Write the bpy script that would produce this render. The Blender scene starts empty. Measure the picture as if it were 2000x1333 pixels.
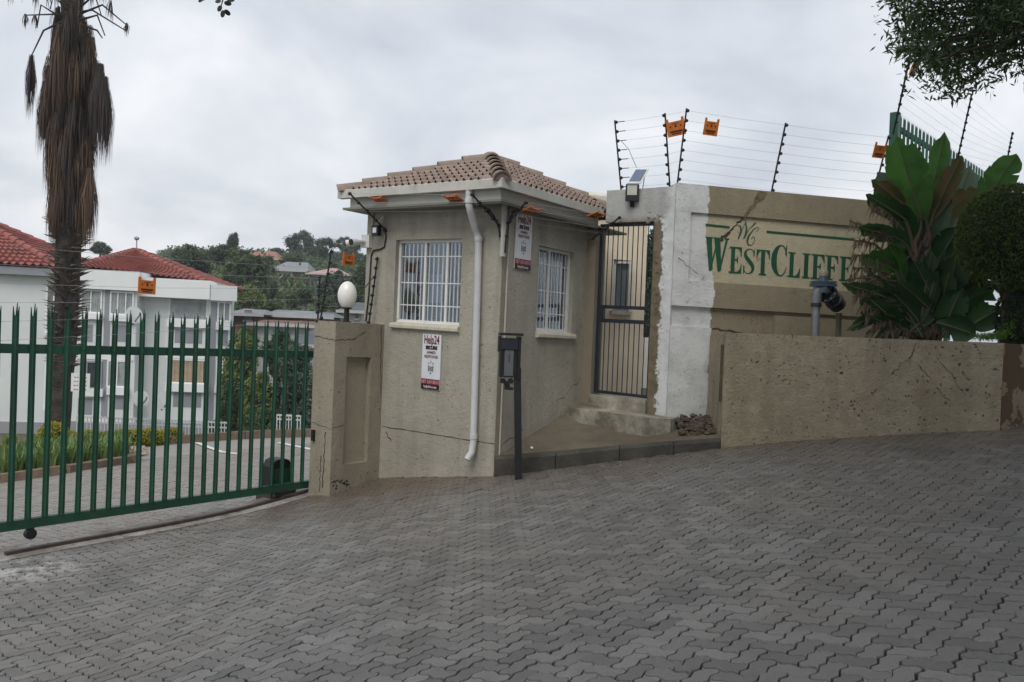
import bpy, bmesh, math, random
import numpy as np
from mathutils import Vector, Matrix
from mathutils.geometry import tessellate_polygon
random.seed(7); rng = np.random.default_rng(7)
scene = bpy.context.scene
COL = scene.collection

# ------------------------------------------------------------------ camera
F = 1597.0; ROLL = 0.04; PITCH = math.atan(20.5 / F); EYE = 1.86
cam_d = bpy.data.cameras.new('camera'); cam = bpy.data.objects.new('camera', cam_d); COL.objects.link(cam)
cam_d.sensor_fit = 'HORIZONTAL'; cam_d.sensor_width = 36.0; cam_d.lens = 36.0 * F / 2000.0
cam_d.clip_start = 0.05; cam_d.clip_end = 3000
cam.matrix_world = Matrix.Translation((0, 0, EYE)) @ Matrix.Rotation(math.pi / 2 - PITCH, 4, 'X') @ Matrix.Rotation(ROLL, 4, 'Z')
scene.camera = cam

# ------------------------------------------------------------------ sky and sun
SUN_EL = math.radians(52); SUN_AZ = math.radians(-164)      # azimuth from +Y towards +X: behind the camera, to the left
world = bpy.data.worlds.new('World'); scene.world = world; world.use_nodes = True
nt = world.node_tree; nt.nodes.clear()
def wn(t, **k):
    n = nt.nodes.new(t)
    for a, b in k.items(): setattr(n, a, b)
    return n
L = nt.links.new
out = wn('ShaderNodeOutputWorld'); bg = wn('ShaderNodeBackground'); L(bg.outputs[0], out.inputs[0])
sky = wn('ShaderNodeTexSky', sky_type='NISHITA', sun_disc=False)
sky.sun_elevation = SUN_EL; sky.sun_rotation = SUN_AZ; sky.air_density = 2.0; sky.dust_density = 4.0
skys = wn('ShaderNodeVectorMath', operation='SCALE'); skys.inputs['Scale'].default_value = 0.09; L(sky.outputs[0], skys.inputs[0])
tc = wn('ShaderNodeTexCoord'); sep = wn('ShaderNodeSeparateXYZ'); L(tc.outputs['Generated'], sep.inputs[0])
zz = wn('ShaderNodeMath', operation='ABSOLUTE'); L(sep.outputs['Z'], zz.inputs[0])
za = wn('ShaderNodeMath', operation='ADD'); L(zz.outputs[0], za.inputs[0]); za.inputs[1].default_value = 0.42
dx = wn('ShaderNodeMath', operation='DIVIDE'); L(sep.outputs['X'], dx.inputs[0]); L(za.outputs[0], dx.inputs[1])
dy = wn('ShaderNodeMath', operation='DIVIDE'); L(sep.outputs['Y'], dy.inputs[0]); L(za.outputs[0], dy.inputs[1])
cmb = wn('ShaderNodeCombineXYZ'); L(dx.outputs[0], cmb.inputs[0]); L(dy.outputs[0], cmb.inputs[1])
n1 = wn('ShaderNodeTexNoise'); n1.inputs['Scale'].default_value = 1.9; n1.inputs['Detail'].default_value = 7; n1.inputs['Roughness'].default_value = 0.5; n1.inputs['Distortion'].default_value = 0.35
L(cmb.outputs[0], n1.inputs['Vector'])
rmp = wn('ShaderNodeValToRGB'); L(n1.outputs['Fac'], rmp.inputs[0])
el = rmp.color_ramp.elements
el[0].position = 0.33; el[0].color = (0.385, 0.42, 0.485, 1)
el[1].position = 0.64; el[1].color = (0.70, 0.708, 0.735, 1)
e2 = rmp.color_ramp.elements.new(0.5); e2.color = (0.54, 0.57, 0.62, 1)
mixw = wn('ShaderNodeMix', data_type='RGBA'); mixw.inputs[0].default_value = 0.08
L(rmp.outputs[0], mixw.inputs[6]); L(skys.outputs[0], mixw.inputs[7])
L(mixw.outputs[2], bg.inputs[0]); bg.inputs[1].default_value = 1.0
sun_d = bpy.data.lights.new('sun', 'SUN'); sun = bpy.data.objects.new('sun', sun_d); COL.objects.link(sun)
sun_d.energy = 1.3; sun_d.angle = math.radians(35); sun_d.color = (1.0, 0.965, 0.91)
sdir = Vector((math.sin(SUN_AZ) * math.cos(SUN_EL), math.cos(SUN_AZ) * math.cos(SUN_EL), math.sin(SUN_EL)))
sun.rotation_euler = sdir.to_track_quat('Z', 'Y').to_euler(); sun.location = sdir * 40
vs = scene.view_settings; vs.view_transform = 'Standard'; vs.look = 'None'; vs.exposure = 0.52; vs.gamma = 1.0

# ------------------------------------------------------------------ survey helpers (true positions from the survey of the photograph)
V3 = lambda *a: np.array(a, float)
Z = V3(0, 0, 1)
def ray(x, y):
    cx = (x - 1000) / F; cy = -(y - 666.5) / F
    a = cx * math.cos(ROLL) - cy * math.sin(ROLL); b = cx * math.sin(ROLL) + cy * math.cos(ROLL)
    return V3(a, math.cos(PITCH) + b * math.sin(PITCH), b * math.cos(PITCH) - math.sin(PITCH))
def at(x, y, d):
    r = ray(x, y); return r / r[1] * d + V3(0, 0, EYE)
def dirn(x, y):
    r = ray(x, y); return r / np.hypot(r[0], r[1])
U = dirn(2190, 722); V = dirn(-1139, 510)
C = V3(-.14, 8.5, 0)
class Fr:
    def __init__(s, o, e1, e2, e3=Z): s.o, s.e1, s.e2, s.e3 = np.array(o, float), np.array(e1, float), np.array(e2, float), np.array(e3, float)
    def __call__(s, t, n, z): return s.o + t * s.e1 + n * s.e2 + z * s.e3
    def px(s, x, y, n=0.0):
        r = ray(x, y); A = np.array([s.e1, s.e3, -r]).T
        t, z, k = np.linalg.solve(A, V3(0, 0, EYE) - s.o - n * s.e2); return t, z
WORLD = Fr((0, 0, 0), (1, 0, 0), (0, 1, 0))
HA = Fr(C, U, V)                 # house: a along the right side, b along the front
HFRONT = Fr(C, V, -U)            # t = b, n outwards
HRIGHT = Fr(C, U, -V)            # t = a, n outwards
GATE = Fr(C + 2.12 * V, U, -V)
D0 = C + 1.66 * U
DOOR = Fr(D0, -V, -U)            # wall with the pedestrian gate
WC = V3(1.769, 9.147, 0.0)
SD = V3(.98, .2, -.0125); SD[:2] /= np.hypot(.98, .2); SN = V3(SD[1], -SD[0], 0)
SIGN = Fr(WC, SD, SN)

GX = np.array([-40, -12, -4, -2.6, -1.9, -1.4, -.14, .55, 2.2, 4.6, 5.4, 14, 60])
GZ = np.array([-.6, -.35, -.17, -.13, -.015, .10, .335, .455, .73, 1.10, 1.22, 2.1, 2.6])
_gs = np.gradient(GZ, GX)
def G0(x):
    x = np.clip(np.asarray(x, float), -39.9, 59.9); i = np.clip(np.searchsorted(GX, x) - 1, 0, len(GX) - 2)
    h = GX[i + 1] - GX[i]; t = (x - GX[i]) / h
    return ((2*t**3 - 3*t**2 + 1) * GZ[i] + (t**3 - 2*t**2 + t) * h * _gs[i] + (-2*t**3 + 3*t**2) * GZ[i + 1] + (t**3 - t**2) * h * _gs[i + 1])
def hab(x, y):
    dx, dy = x - C[0], y - C[1]; u2, v2 = U[:2], V[:2]; det = u2[0] * v2[1] - u2[1] * v2[0]
    return (dx * v2[1] - dy * v2[0]) / det, (u2[0] * dy - u2[1] * dx) / det
def ground(x, y):
    a, b = hab(np.asarray(x, float), np.asarray(y, float)); s = np.maximum(b - 2.12, 0)
    x0 = x - V[0] * s
    g = np.where(s > 0, G0(np.minimum(x0, -2.1)), G0(x)) - .10 * np.minimum(s, 15.5)
    return g
def hit(x, y):                    # a pixel's ray on the ground
    r = ray(x, y); lo = 1.0; hi = 60.0
    for k in np.arange(1.5, 60, .1):
        p = r * k + V3(0, 0, EYE)
        if p[2] < ground(p[0], p[1]): hi = k; break
    lo = hi - .1
    for _ in range(20):
        m = (lo + hi) / 2; p = r * m + V3(0, 0, EYE)
        if p[2] < ground(p[0], p[1]): hi = m
        else: lo = m
    return r * hi + V3(0, 0, EYE)

# ------------------------------------------------------------------ mesh builder
class MB:
    def __init__(s): s.v = []; s.f = []
    def add(s, vs, fs):
        k = len(s.v); s.v += [tuple(map(float, p)) for p in vs]; s.f += [tuple(i + k for i in f) for f in fs]; return s
    def box(s, fr, x0, x1, y0, y1, z0, z1):
        p = [fr(x, y, z) for z in (z0, z1) for y in (y0, y1) for x in (x0, x1)]
        return s.add(p, [(0, 2, 3, 1), (4, 5, 7, 6), (0, 1, 5, 4), (2, 6, 7, 3), (0, 4, 6, 2), (1, 3, 7, 5)])
    def bar(s, p, q, w, h, up=Z):
        p, q = np.array(p, float), np.array(q, float); d = q - p; d /= np.linalg.norm(d)
        sx = np.cross(d, up); 
        if np.linalg.norm(sx) < 1e-6: sx = np.cross(d, V3(1, 0, 0))
        sx /= np.linalg.norm(sx); sz = np.cross(sx, d)
        c = [(-w/2, -h/2), (w/2, -h/2), (w/2, h/2), (-w/2, h/2)]
        vs = [e + sx * a + sz * b for e in (p, q) for a, b in c]
        return s.add(vs, [(0, 3, 2, 1), (4, 5, 6, 7), (0, 1, 5, 4), (1, 2, 6, 5), (2, 3, 7, 6), (3, 0, 4, 7)])
    def tube(s, pts, r, n=8, cap=True):
        pts = [np.array(p, float) for p in pts]; m = len(pts)
        if not hasattr(r, '__len__'): r = [r] * m
        vs = []; ref = None
        for i in range(m):
            d = pts[min(i + 1, m - 1)] - pts[max(i - 1, 0)]; d = d / (np.linalg.norm(d) + 1e-12)
            if ref is None: ref = V3(0, 0, 1) if abs(d[2]) < .9 else V3(1, 0, 0)
            x = np.cross(d, ref); x /= np.linalg.norm(x) + 1e-12; y = np.cross(d, x); ref = np.cross(x, d)
            for k in range(n):
                t = 2 * math.pi * k / n; vs.append(pts[i] + r[i] * (math.cos(t) * x + math.sin(t) * y))
        fs = [(i * n + k, i * n + (k + 1) % n, (i + 1) * n + (k + 1) % n, (i + 1) * n + k) for i in range(m - 1) for k in range(n)]
        if cap: fs += [tuple(range(n - 1, -1, -1)), tuple(range((m - 1) * n, m * n))]
        return s.add(vs, fs)
    def lathe(s, o, prof, n=16, ax=Z, sx=None):
        o = np.array(o, float); ax = np.array(ax, float); ax /= np.linalg.norm(ax)
        return s.tube([o + ax * h for h, _ in prof], [max(r, 1e-4) for _, r in prof], n)
    def ell(s, o, rx, ry, rz, n=12, m=8, jit=0):
        vs = [V3(*o) + V3(0, 0, -rz)]
        for i in range(1, m):
            ph = -math.pi / 2 + math.pi * i / m
            for k in range(n):
                th = 2 * math.pi * k / n; j = 1 + jit * (random.random() - .5)
                vs.append(V3(*o) + V3(rx * math.cos(ph) * math.cos(th) * j, ry * math.cos(ph) * math.sin(th) * j, rz * math.sin(ph) * j))
        vs.append(V3(*o) + V3(0, 0, rz)); t = len(vs) - 1
        fs = [(0, 1 + (k + 1) % n, 1 + k) for k in range(n)]
        for i in range(m - 2):
            for k in range(n): fs.append((1 + i*n + k, 1 + i*n + (k+1) % n, 1 + (i+1)*n + (k+1) % n, 1 + (i+1)*n + k))
        fs += [(t, 1 + (m-2)*n + k, 1 + (m-2)*n + (k+1) % n) for k in range(n)]
        return s.add(vs, fs)
    def poly(s, fr, pts, n, thick=0.0):     # polygon in the (t, z) plane of a frame at offset n
        tri = tessellate_polygon([[Vector((p[0], p[1], 0)) for p in pts]])
        s.add([fr(t, n, z) for t, z in pts], [tuple(x) for x in tri])
        if thick:
            k = len(pts); s.add([fr(t, n, z) for t, z in pts] + [fr(t, n - thick, z) for t, z in pts], [(i, (i+1) % k, k + (i+1) % k, k + i) for i in range(k)])
        return s
    def ribbon(s, fr, pts, n):              # pts: (t, z, width) in a frame plane
        vs = []; m = len(pts)
        for i, (t, z, w) in enumerate(pts):
            a = pts[max(i-1, 0)]; b = pts[min(i+1, m-1)]; dx, dz = b[0]-a[0], b[1]-a[1]; l = math.hypot(dx, dz) or 1
            vs += [fr(t - dz/l*w/2, n, z + dx/l*w/2), fr(t + dz/l*w/2, n, z - dx/l*w/2)]
        return s.add(vs, [(2*i, 2*i+1, 2*i+3, 2*i+2) for i in range(m - 1)])

WLOC = {}
def wloc(o):
    return WLOC.get(o.name, np.zeros(3)) if o is not None else np.zeros(3)
def build(name, mb, mat, parent=None, smooth=False, fix=True, origin=None, kind=None):
    off = wloc(parent)
    me = bpy.data.meshes.new(name)
    o = bpy.data.objects.new(name, me)
    if parent is None:
        v = np.array(mb.v); lo, hi = v.min(0), v.max(0)
        og = np.array([(lo[0]+hi[0])/2, (lo[1]+hi[1])/2, lo[2]]) if origin is None else np.array(origin, float)
        o.location = og; off = og
    me.from_pydata([tuple(np.array(p) - off) for p in mb.v], [], mb.f)
    if fix:
        bm = bmesh.new(); bm.from_mesh(me); bmesh.ops.recalc_face_normals(bm, faces=bm.faces); bm.to_mesh(me); bm.free()
    if smooth:
        me.polygons.foreach_set('use_smooth', [True] * len(me.polygons))
        try: me.set_sharp_from_angle(angle=math.radians(45))
        except Exception: pass
    me.materials.append(mat); COL.objects.link(o)
    if parent is not None: o.parent = parent
    WLOC[o.name] = off
    if kind: o['kind'] = kind
    return o
def npmesh(name, verts, faces, mat, parent=None, kind=None, smooth=False, attr=None):   # numpy arrays; faces (n,4) or (n,3)
    off = wloc(parent)
    if parent is None:
        lo, hi = verts.min(0), verts.max(0); off = np.array([(lo[0]+hi[0])/2, (lo[1]+hi[1])/2, lo[2]])
    me = bpy.data.meshes.new(name); k = faces.shape[1]
    me.vertices.add(len(verts)); me.vertices.foreach_set('co', (verts - off).astype(np.float32).ravel())
    me.loops.add(faces.size); me.loops.foreach_set('vertex_index', faces.astype(np.int32).ravel())
    me.polygons.add(len(faces)); me.polygons.foreach_set('loop_start', np.arange(0, faces.size, k, dtype=np.int32))
    if smooth: me.polygons.foreach_set('use_smooth', np.ones(len(faces), bool))
    me.update(); me.validate()
    if not smooth: me.shade_flat()
    if attr is not None:
        a = me.attributes.new('tone', 'FLOAT', 'POINT'); a.data.foreach_set('value', attr.astype(np.float32))
    me.materials.append(mat); o = bpy.data.objects.new(name, me); COL.objects.link(o)
    if parent is not None: o.parent = parent
    else: o.location = off
    WLOC[o.name] = off
    if kind: o['kind'] = kind
    return o
def tag(o, label, cat, group=None):
    o['label'] = label; o['category'] = cat
    if group: o['group'] = group
    return o
def thing(name, label, cat, loc, group=None):
    o = bpy.data.objects.new(name, None); o.empty_display_size = .1; o.location = tuple(map(float, loc)); COL.objects.link(o)
    WLOC[o.name] = np.array(loc, float); return tag(o, label, cat, group)
def text_faces(txt, size, bold=0.0):
    cu = bpy.data.curves.new('txt', 'FONT'); cu.body = txt; cu.size = size; cu.align_x = 'CENTER'; cu.offset = bold; cu.resolution_u = 2
    ob = bpy.data.objects.new('txt', cu); COL.objects.link(ob)
    dg = bpy.context.evaluated_depsgraph_get(); me = bpy.data.meshes.new_from_object(ob.evaluated_get(dg))
    vs = [tuple(v.co) for v in me.vertices]; fs = [tuple(p.vertices) for p in me.polygons]
    bpy.data.objects.remove(ob); bpy.data.curves.remove(cu); bpy.data.meshes.remove(me)
    return vs, fs

# ------------------------------------------------------------------ materials
def rgb(h): 
    h = h.lstrip('#'); c = [int(h[i:i+2], 16) / 255 for i in (0, 2, 4)]
    return tuple(x / 12.92 if x <= .04045 else ((x + .055) / 1.055) ** 2.4 for x in c)
class NT:
    def __init__(s, name):
        s.m = bpy.data.materials.new(name); s.m.use_nodes = True; s.t = s.m.node_tree; s.b = s.t.nodes['Principled BSDF']; s.geo = s.n('ShaderNodeNewGeometry')
        s.pos = s.geo.outputs['Position']
    def n(s, t, **k):
        x = s.t.nodes.new(t)
        for a, b in k.items(): setattr(x, a, b)
        return x
    def l(s, a, b): s.t.links.new(a, b)
    def noise(s, scale, detail=4, rough=.55, vec=None, stretch=None, dist=0):
        x = s.n('ShaderNodeTexNoise'); x.inputs['Scale'].default_value = scale; x.inputs['Detail'].default_value = detail; x.inputs['Roughness'].default_value = rough; x.inputs['Distortion'].default_value = dist
        v = vec or s.pos
        if stretch:
            mp = s.n('ShaderNodeVectorMath', operation='MULTIPLY'); mp.inputs[1].default_value = stretch; s.l(v, mp.inputs[0]); v = mp.outputs[0]
        s.l(v, x.inputs['Vector']); return x.outputs['Fac']
    def vor(s, scale, feature='F1', rand=1.0):
        x = s.n('ShaderNodeTexVoronoi', feature=feature); x.inputs['Scale'].default_value = scale; x.inputs['Randomness'].default_value = rand; s.l(s.pos, x.inputs['Vector']); return x.outputs['Distance']
    def ramp(s, f, stops):
        r = s.n('ShaderNodeValToRGB'); s.l(f, r.inputs[0]); e = r.color_ramp.elements
        while len(e) < len(stops): e.new(.5)
        for q, (p, c) in zip(e, stops):
            q.position = p; q.color = tuple(c) + (1,) if hasattr(c, '__len__') else (c, c, c, 1)
        return r.outputs[0]
    def mix(s, f, a, b, mode='MIX'):
        x = s.n('ShaderNodeMix', data_type='RGBA', blend_type=mode); s._in(f, x.inputs[0]); s._in(a, x.inputs[6]); s._in(b, x.inputs[7]); return x.outputs[2]
    def _in(s, v, sock):
        if hasattr(v, 'links') or isinstance(v, bpy.types.NodeSocket): s.l(v, sock)
        elif hasattr(v, '__len__'): sock.default_value = tuple(v) + (1,) if len(v) == 3 and sock.type == 'RGBA' else tuple(v)
        else: sock.default_value = v
    def math(s, op, a, b=0.0, c=None):
        x = s.n('ShaderNodeMath', operation=op); s._in(a, x.inputs[0]); s._in(b, x.inputs[1])
        if c is not None: s._in(c, x.inputs[2])
        return x.outputs[0]
    def dot(s, v, o):                       # dot(P - o, v)
        x = s.n('ShaderNodeVectorMath', operation='SUBTRACT'); s.l(s.pos, x.inputs[0]); x.inputs[1].default_value = tuple(o)
        y = s.n('ShaderNodeVectorMath', operation='DOT_PRODUCT'); s.l(x.outputs[0], y.inputs[0]); y.inputs[1].default_value = tuple(v); return y.outputs['Value']
    def step(s, f, a, b):
        x = s.n('ShaderNodeMapRange'); x.clamp = True; s.l(f, x.inputs[0]); x.inputs[1].default_value = a; x.inputs[2].default_value = b; return x.outputs[0]
    def bump(s, h, dist=.01, strength=1.0, prev=None):
        x = s.n('ShaderNodeBump'); x.inputs['Distance'].default_value = dist; x.inputs['Strength'].default_value = strength; s.l(h, x.inputs['Height'])
        if prev: s.l(prev, x.inputs['Normal'])
        return x.outputs[0]
    def fin(s, col, rough=.7, normal=None, metal=0, spec=None):
        s._in(col, s.b.inputs['Base Color']); s._in(rough, s.b.inputs['Roughness']); s.b.inputs['Metallic'].default_value = metal
        if normal is not None: s.l(normal, s.b.inputs['Normal'])
        if spec is not None: s.b.inputs['Specular IOR Level'].default_value = spec
        return s.m
def simple(name, col, rough=.6, var=.18, scale=6, bump=0.0, bs=60, metal=0, dirt=None, spec=None):
    n = NT(name); c = n.mix(n.step(n.noise(scale, 5), .3, .7), tuple(x * (1 - var) for x in col), tuple(min(1, x * (1 + var)) for x in col))
    if dirt: c = n.mix(n.math('MULTIPLY', n.step(n.noise(scale * 2.3, 6, .65), .5, .75), dirt[0]), c, dirt[1])
    return n.fin(c, rough, n.bump(n.noise(bs, 4), bump) if bump else None, metal, spec)
def stucco(name, col, col2, pit=.5, bump=.006, stain=.35, bare=None, pitc=-.075, mott=.30):
    n = NT(name)
    big = n.noise(1.1, 5, .6); c = n.mix(n.step(big, .35, .68), col, col2)
    st = n.noise(1.0, 4, .6, stretch=(5, 5, .6)); c = n.mix(n.math('MULTIPLY', n.step(st, .46, .74), stain), c, tuple(x * .55 for x in col2))
    med = n.noise(11, 6, .72); c = n.mix(n.math('MULTIPLY', n.step(med, .40, .66), mott), c, tuple(x * .68 for x in col2)); c = n.mix(n.math('MULTIPLY', n.step(n.noise(2.1, 6, .7), .53, .66), mott * .8), c, tuple(min(1, x * 1.18) for x in col))
    fine = n.noise(38, 5, .7); c = n.mix(n.math('MULTIPLY', n.step(fine, .35, .7), .35), c, tuple(x * .72 for x in col))
    dv = n.n('ShaderNodeVectorMath', operation='MULTIPLY_ADD'); nz = n.n('ShaderNodeTexNoise'); nz.inputs['Scale'].default_value = 30; n.l(n.pos, nz.inputs['Vector']); n.l(nz.outputs['Color'], dv.inputs[0]); dv.inputs[1].default_value = (.035, .035, .05); n.l(n.pos, dv.inputs[2])
    vt = n.n('ShaderNodeTexVoronoi'); vt.inputs['Scale'].default_value = 20; n.l(dv.outputs[0], vt.inputs['Vector']); v = vt.outputs['Distance']
    val = n.math('SUBTRACT', n.math('ADD', v, n.math('MULTIPLY', n.noise(75, 4, .7), .30)), n.math('MULTIPLY', n.noise(4.5, 4, .6), .60))
    pits = n.math('SUBTRACT', 1.0, n.step(val, pitc, pitc + .045))
    pits = n.math('MULTIPLY', pits, pit); c = n.mix(pits, c, tuple(x * .24 for x in col))
    if bare: c = n.mix(n.step(n.noise(2.6, 6, .62, dist=.4), bare[0], bare[0] + .012), c, bare[1])
    h = n.math('SUBTRACT', n.math('ADD', fine, n.math('MULTIPLY', med, 1.1)), n.math('MULTIPLY', pits, 2.0))
    return n, c, n.bump(h, bump), pits
n, c, b, _ = stucco('house_stucco', (.43, .405, .335), (.335, .31, .25), .6, .009, .5); M_house = n.fin(c, .85, b)
n, c, b, _ = stucco('pier_stucco', (.345, .31, .24), (.275, .24, .178), .75, .007, .45); M_pier = n.fin(c, .85, b)
n, c, b, _ = stucco('niche_stucco', (.37, .34, .25), (.32, .29, .21), .3, .005, .3); M_niche = n.fin(c, .85, b)
# planter wall: pitted and chipped
n, c, b, p = stucco('planter_stucco', (.40, .35, .25), (.29, .245, .168), 1.0, .016, .6, None, -.035, .55)
chip = p
big_ = n.vor(6.5); chip = n.math('SUBTRACT', 1.0, n.step(n.math('SUBTRACT', n.math('ADD', big_, n.math('MULTIPLY', n.noise(28, 5, .75), .55)), n.math('MULTIPLY', n.noise(1.8, 3), .55)), -.005, .03))
M_planter = n.fin(n.mix(chip, c, (.07, .05, .032)), .9, n.bump(n.math('SUBTRACT', 1.0, chip), .02, 1, b))
# wall of the sign: brown plaster with a ragged patch of white primer
def sign_mat(name, base, base2):
    n, c, b, p = stucco(name, base, base2, .4, .006, .3)
    t = n.dot(tuple(SD / np.dot(SD, SD)), tuple(WC)); sp = n.n('ShaderNodeSeparateXYZ'); n.l(n.pos, sp.inputs[0])
    edge = n.math('ADD', n.math('MULTIPLY', n.math('SUBTRACT', 1.0, n.step(sp.outputs['Z'], 2.55, 2.95)), .115), .35)
    wob = n.math('MULTIPLY', n.math('SUBTRACT', n.noise(7, 6, .7), .5), .15)
    m = n.step(n.math('SUBTRACT', edge, n.math('ADD', t, wob)), -.004, .004)
    wcol = n.mix(n.step(n.noise(3.5, 6, .65), .42, .72), (.66, .675, .665), (.46, .47, .46))
    wcol = n.mix(n.math('MULTIPLY', n.step(n.noise(14, 5, .7), .62, .70), .6), wcol, (.16, .14, .11))
    return n.fin(n.mix(m, c, wcol), .85, b)
M_sign = sign_mat('sign_wall_plaster', (.315, .27, .185), (.255, .215, .145))
M_cream = sign_mat('sign_panel_paint', (.50, .45, .31), (.44, .395, .27))
# door wall: grey lintel, strip of bare plaster, white primer
n, c, b, p = stucco('door_wall_plaster', (.47, .475, .455), (.37, .375, .355), .4, .008, .4)
t = n.dot(tuple(-V[:2] / np.dot(V[:2], V[:2])) + (0,), tuple(D0)); sp = n.n('ShaderNodeSeparateXYZ'); n.l(n.pos, sp.inputs[0])
wob = n.math('MULTIPLY', n.math('SUBTRACT', n.noise(7, 6, .7), .5), .26); tt = n.math('ADD', t, wob)
wc = n.mix(n.step(n.noise(4, 6, .65), .42, .75), (.68, .695, .685), (.48, .49, .48)); wc = n.mix(n.math('MULTIPLY', n.step(n.noise(15, 5, .7), .62, .70), .6), wc, (.16, .14, .11))
bare = n.mix(n.step(n.noise(12, 5), .4, .65), (.19, .155, .10), (.135, .108, .068))
low = n.math('SUBTRACT', 1.0, n.step(sp.outputs['Z'], 3.14, 3.24))
jamb = n.mix(n.step(n.math('ADD', t, n.math('MULTIPLY', wob, .1)), .45, .46), (.25, .215, .155), n.mix(n.step(tt, .985, 1.0), bare, wc))
M_doorwall = n.fin(n.mix(low, n.mix(n.step(tt, 1.0, 1.1), c, wc), jamb), .88, b)

def paver_mat(name, c1, c2, stain, dirt=False):
    n = NT(name); at_ = n.n('ShaderNodeAttribute', attribute_name='tone'); oi = n.n('ShaderNodeObjectInfo')
    sc = n.n('ShaderNodeSeparateColor'); n.l(oi.outputs['Color'], sc.inputs[0])
    tone = n.math('ADD', at_.outputs['Fac'], sc.outputs[0])
    c = n.mix(tone, c1, c2)
    c = n.mix(n.math('MULTIPLY', n.step(n.noise(.55, 4, .6), .46, .66), .42), c, stain)
    c = n.mix(n.math('MULTIPLY', n.step(n.noise(1.7, 5, .65), .52, .72), .3), c, tuple(x * .62 for x in c1))
    c = n.mix(n.math('MULTIPLY', n.step(n.noise(70, 4, .75), .45, .68), .38), c, tuple(x * .42 for x in c1))
    c = n.mix(n.math('MULTIPLY', n.step(n.noise(160, 2, .6), .62, .70), .3), c, (.42, .41, .39))
    spx = n.n('ShaderNodeSeparateXYZ'); n.l(n.pos, spx.inputs[0]); wv = n.math('MULTIPLY', n.math('SUBTRACT', n.noise(1.1, 5, .6), .5), 1.6)
    edge_ = n.math('ADD', n.math('SUBTRACT', spx.outputs['Y'], n.math('MULTIPLY', n.math('MAXIMUM', n.math('SUBTRACT', spx.outputs['X'], 2.2), 0.0), -.30)), wv)
    if dirt: c = n.mix(n.math('MULTIPLY', n.step(edge_, 7.0, 8.9), .80), c, (.105, .076, .050))
    if dirt:
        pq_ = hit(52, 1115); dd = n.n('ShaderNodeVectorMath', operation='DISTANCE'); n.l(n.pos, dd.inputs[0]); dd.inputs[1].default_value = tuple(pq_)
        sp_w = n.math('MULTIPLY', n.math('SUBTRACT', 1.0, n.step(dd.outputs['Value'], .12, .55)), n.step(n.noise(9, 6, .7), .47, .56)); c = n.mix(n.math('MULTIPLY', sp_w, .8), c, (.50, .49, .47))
        c = n.mix(n.math('MULTIPLY', n.step(n.noise(1.5, 5, .65, stretch=(1.3, .35, 1)), .54, .70), .38), c, (.06, .056, .052))
    rough = n.math('ADD', n.math('MULTIPLY', n.noise(1.3, 4, .6), .40), .15 if dirt else .45)
    return n.fin(c, rough, n.bump(n.math('ADD', n.noise(120, 4, .7), n.math('MULTIPLY', n.noise(22, 3), .8)), .0035))
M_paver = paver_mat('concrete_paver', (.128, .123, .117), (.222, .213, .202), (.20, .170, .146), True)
M_paver_in = paver_mat('courtyard_paver', (.215, .20, .182), (.27, .25, .228), (.25, .22, .188))
M_sand = simple('joint_sand', (.009, .008, .007), .95, .4, 9, .004, 90)
M_soil = simple('soil', (.085, .058, .036), .95, .45, 7, .02, 30)
n = NT('slab_concrete'); c = n.mix(n.step(n.noise(1.6, 5, .6), .35, .7), (.095, .076, .053), (.15, .126, .092)); c = n.mix(n.math('MULTIPLY', n.step(n.noise(5, 6, .7), .5, .7), .5), c, (.07, .055, .035)); M_slab = n.fin(c, .85, n.bump(n.noise(45, 5, .7), .006))
n = NT('kerb_concrete'); c = n.mix(n.step(n.noise(2.2, 5, .65), .35, .7), (.030, .029, .023), (.085, .078, .062)); c = n.mix(n.math('MULTIPLY', n.step(n.noise(30, 4), .5, .7), .5), c, (.035, .032, .024)); M_kerb = n.fin(c, .9, n.bump(n.noise(40, 5, .7), .008))
n = NT('step_concrete'); c = n.mix(n.step(n.noise(3.2, 6, .7), .38, .66), (.15, .135, .10), (.46, .43, .355)); M_step = n.fin(c, .9, n.bump(n.noise(30, 5, .75), .014))
M_green = simple('green_paint', (.008, .066, .037), .42, .30, 3.5, .0015, 70, dirt=(.7, (.035, .055, .035)))
M_greenf = simple('fence_green', (.012, .09, .055), .45, .2, 5)
M_black = simple('black_metal', (.006, .006, .008), .5, .3, 9)
M_blue = simple('dark_blue_metal', (.014, .018, .028), .5, .3, 7)
M_white = simple('white_paint', (.70, .70, .68), .5, .06, 5, dirt=(.35, (.42, .40, .36)))
M_gutter = simple('gutter_paint', (.50, .495, .45), .5, .10, 3, dirt=(.6, (.27, .25, .20)))
M_fascia = simple('fascia_paint', (.43, .425, .385), .55, .10, 2, dirt=(.5, (.27, .25, .20)))
M_pipe = simple('pvc_pipe', (.56, .57, .57), .4, .06, 4, dirt=(.3, (.33, .31, .28)))
M_sill = simple('sill_paint', (.50, .47, .385), .7, .10, 8, .003, 60, dirt=(.4, (.25, .22, .16)))
M_tile = simple('roof_tile_clay', (.30, .225, .19), .85, .32, 9, .004, 60, dirt=(.8, (.155, .13, .112)))
M_ridge = simple('ridge_tile', (.245, .19, .15), .88, .22, 5, .006, 50, dirt=(.55, (.125, .11, .09)))
M_under = simple('roof_underlay', (.03, .022, .018), .9, .2)
M_soffit = simple('soffit_board', (.20, .19, .165), .7, .15, 3)
M_curtain = simple('net_curtain', (.30, .32, .35), .9, .12, 3)
M_dark = simple('painted_hollow', (.012, .012, .014), .9, .2)
M_bars = simple('burglar_bar', (.72, .73, .73), .5, .08, 6)
M_orange = simple('warning_orange', (.62, .17, .022), .55, .10, 12)
M_ink = simple('warning_ink', (.035, .012, .008), .6, .1)
M_galv = simple('galvanised_wire', (.33, .335, .345), .4, .1, 6, metal=.3)
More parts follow.
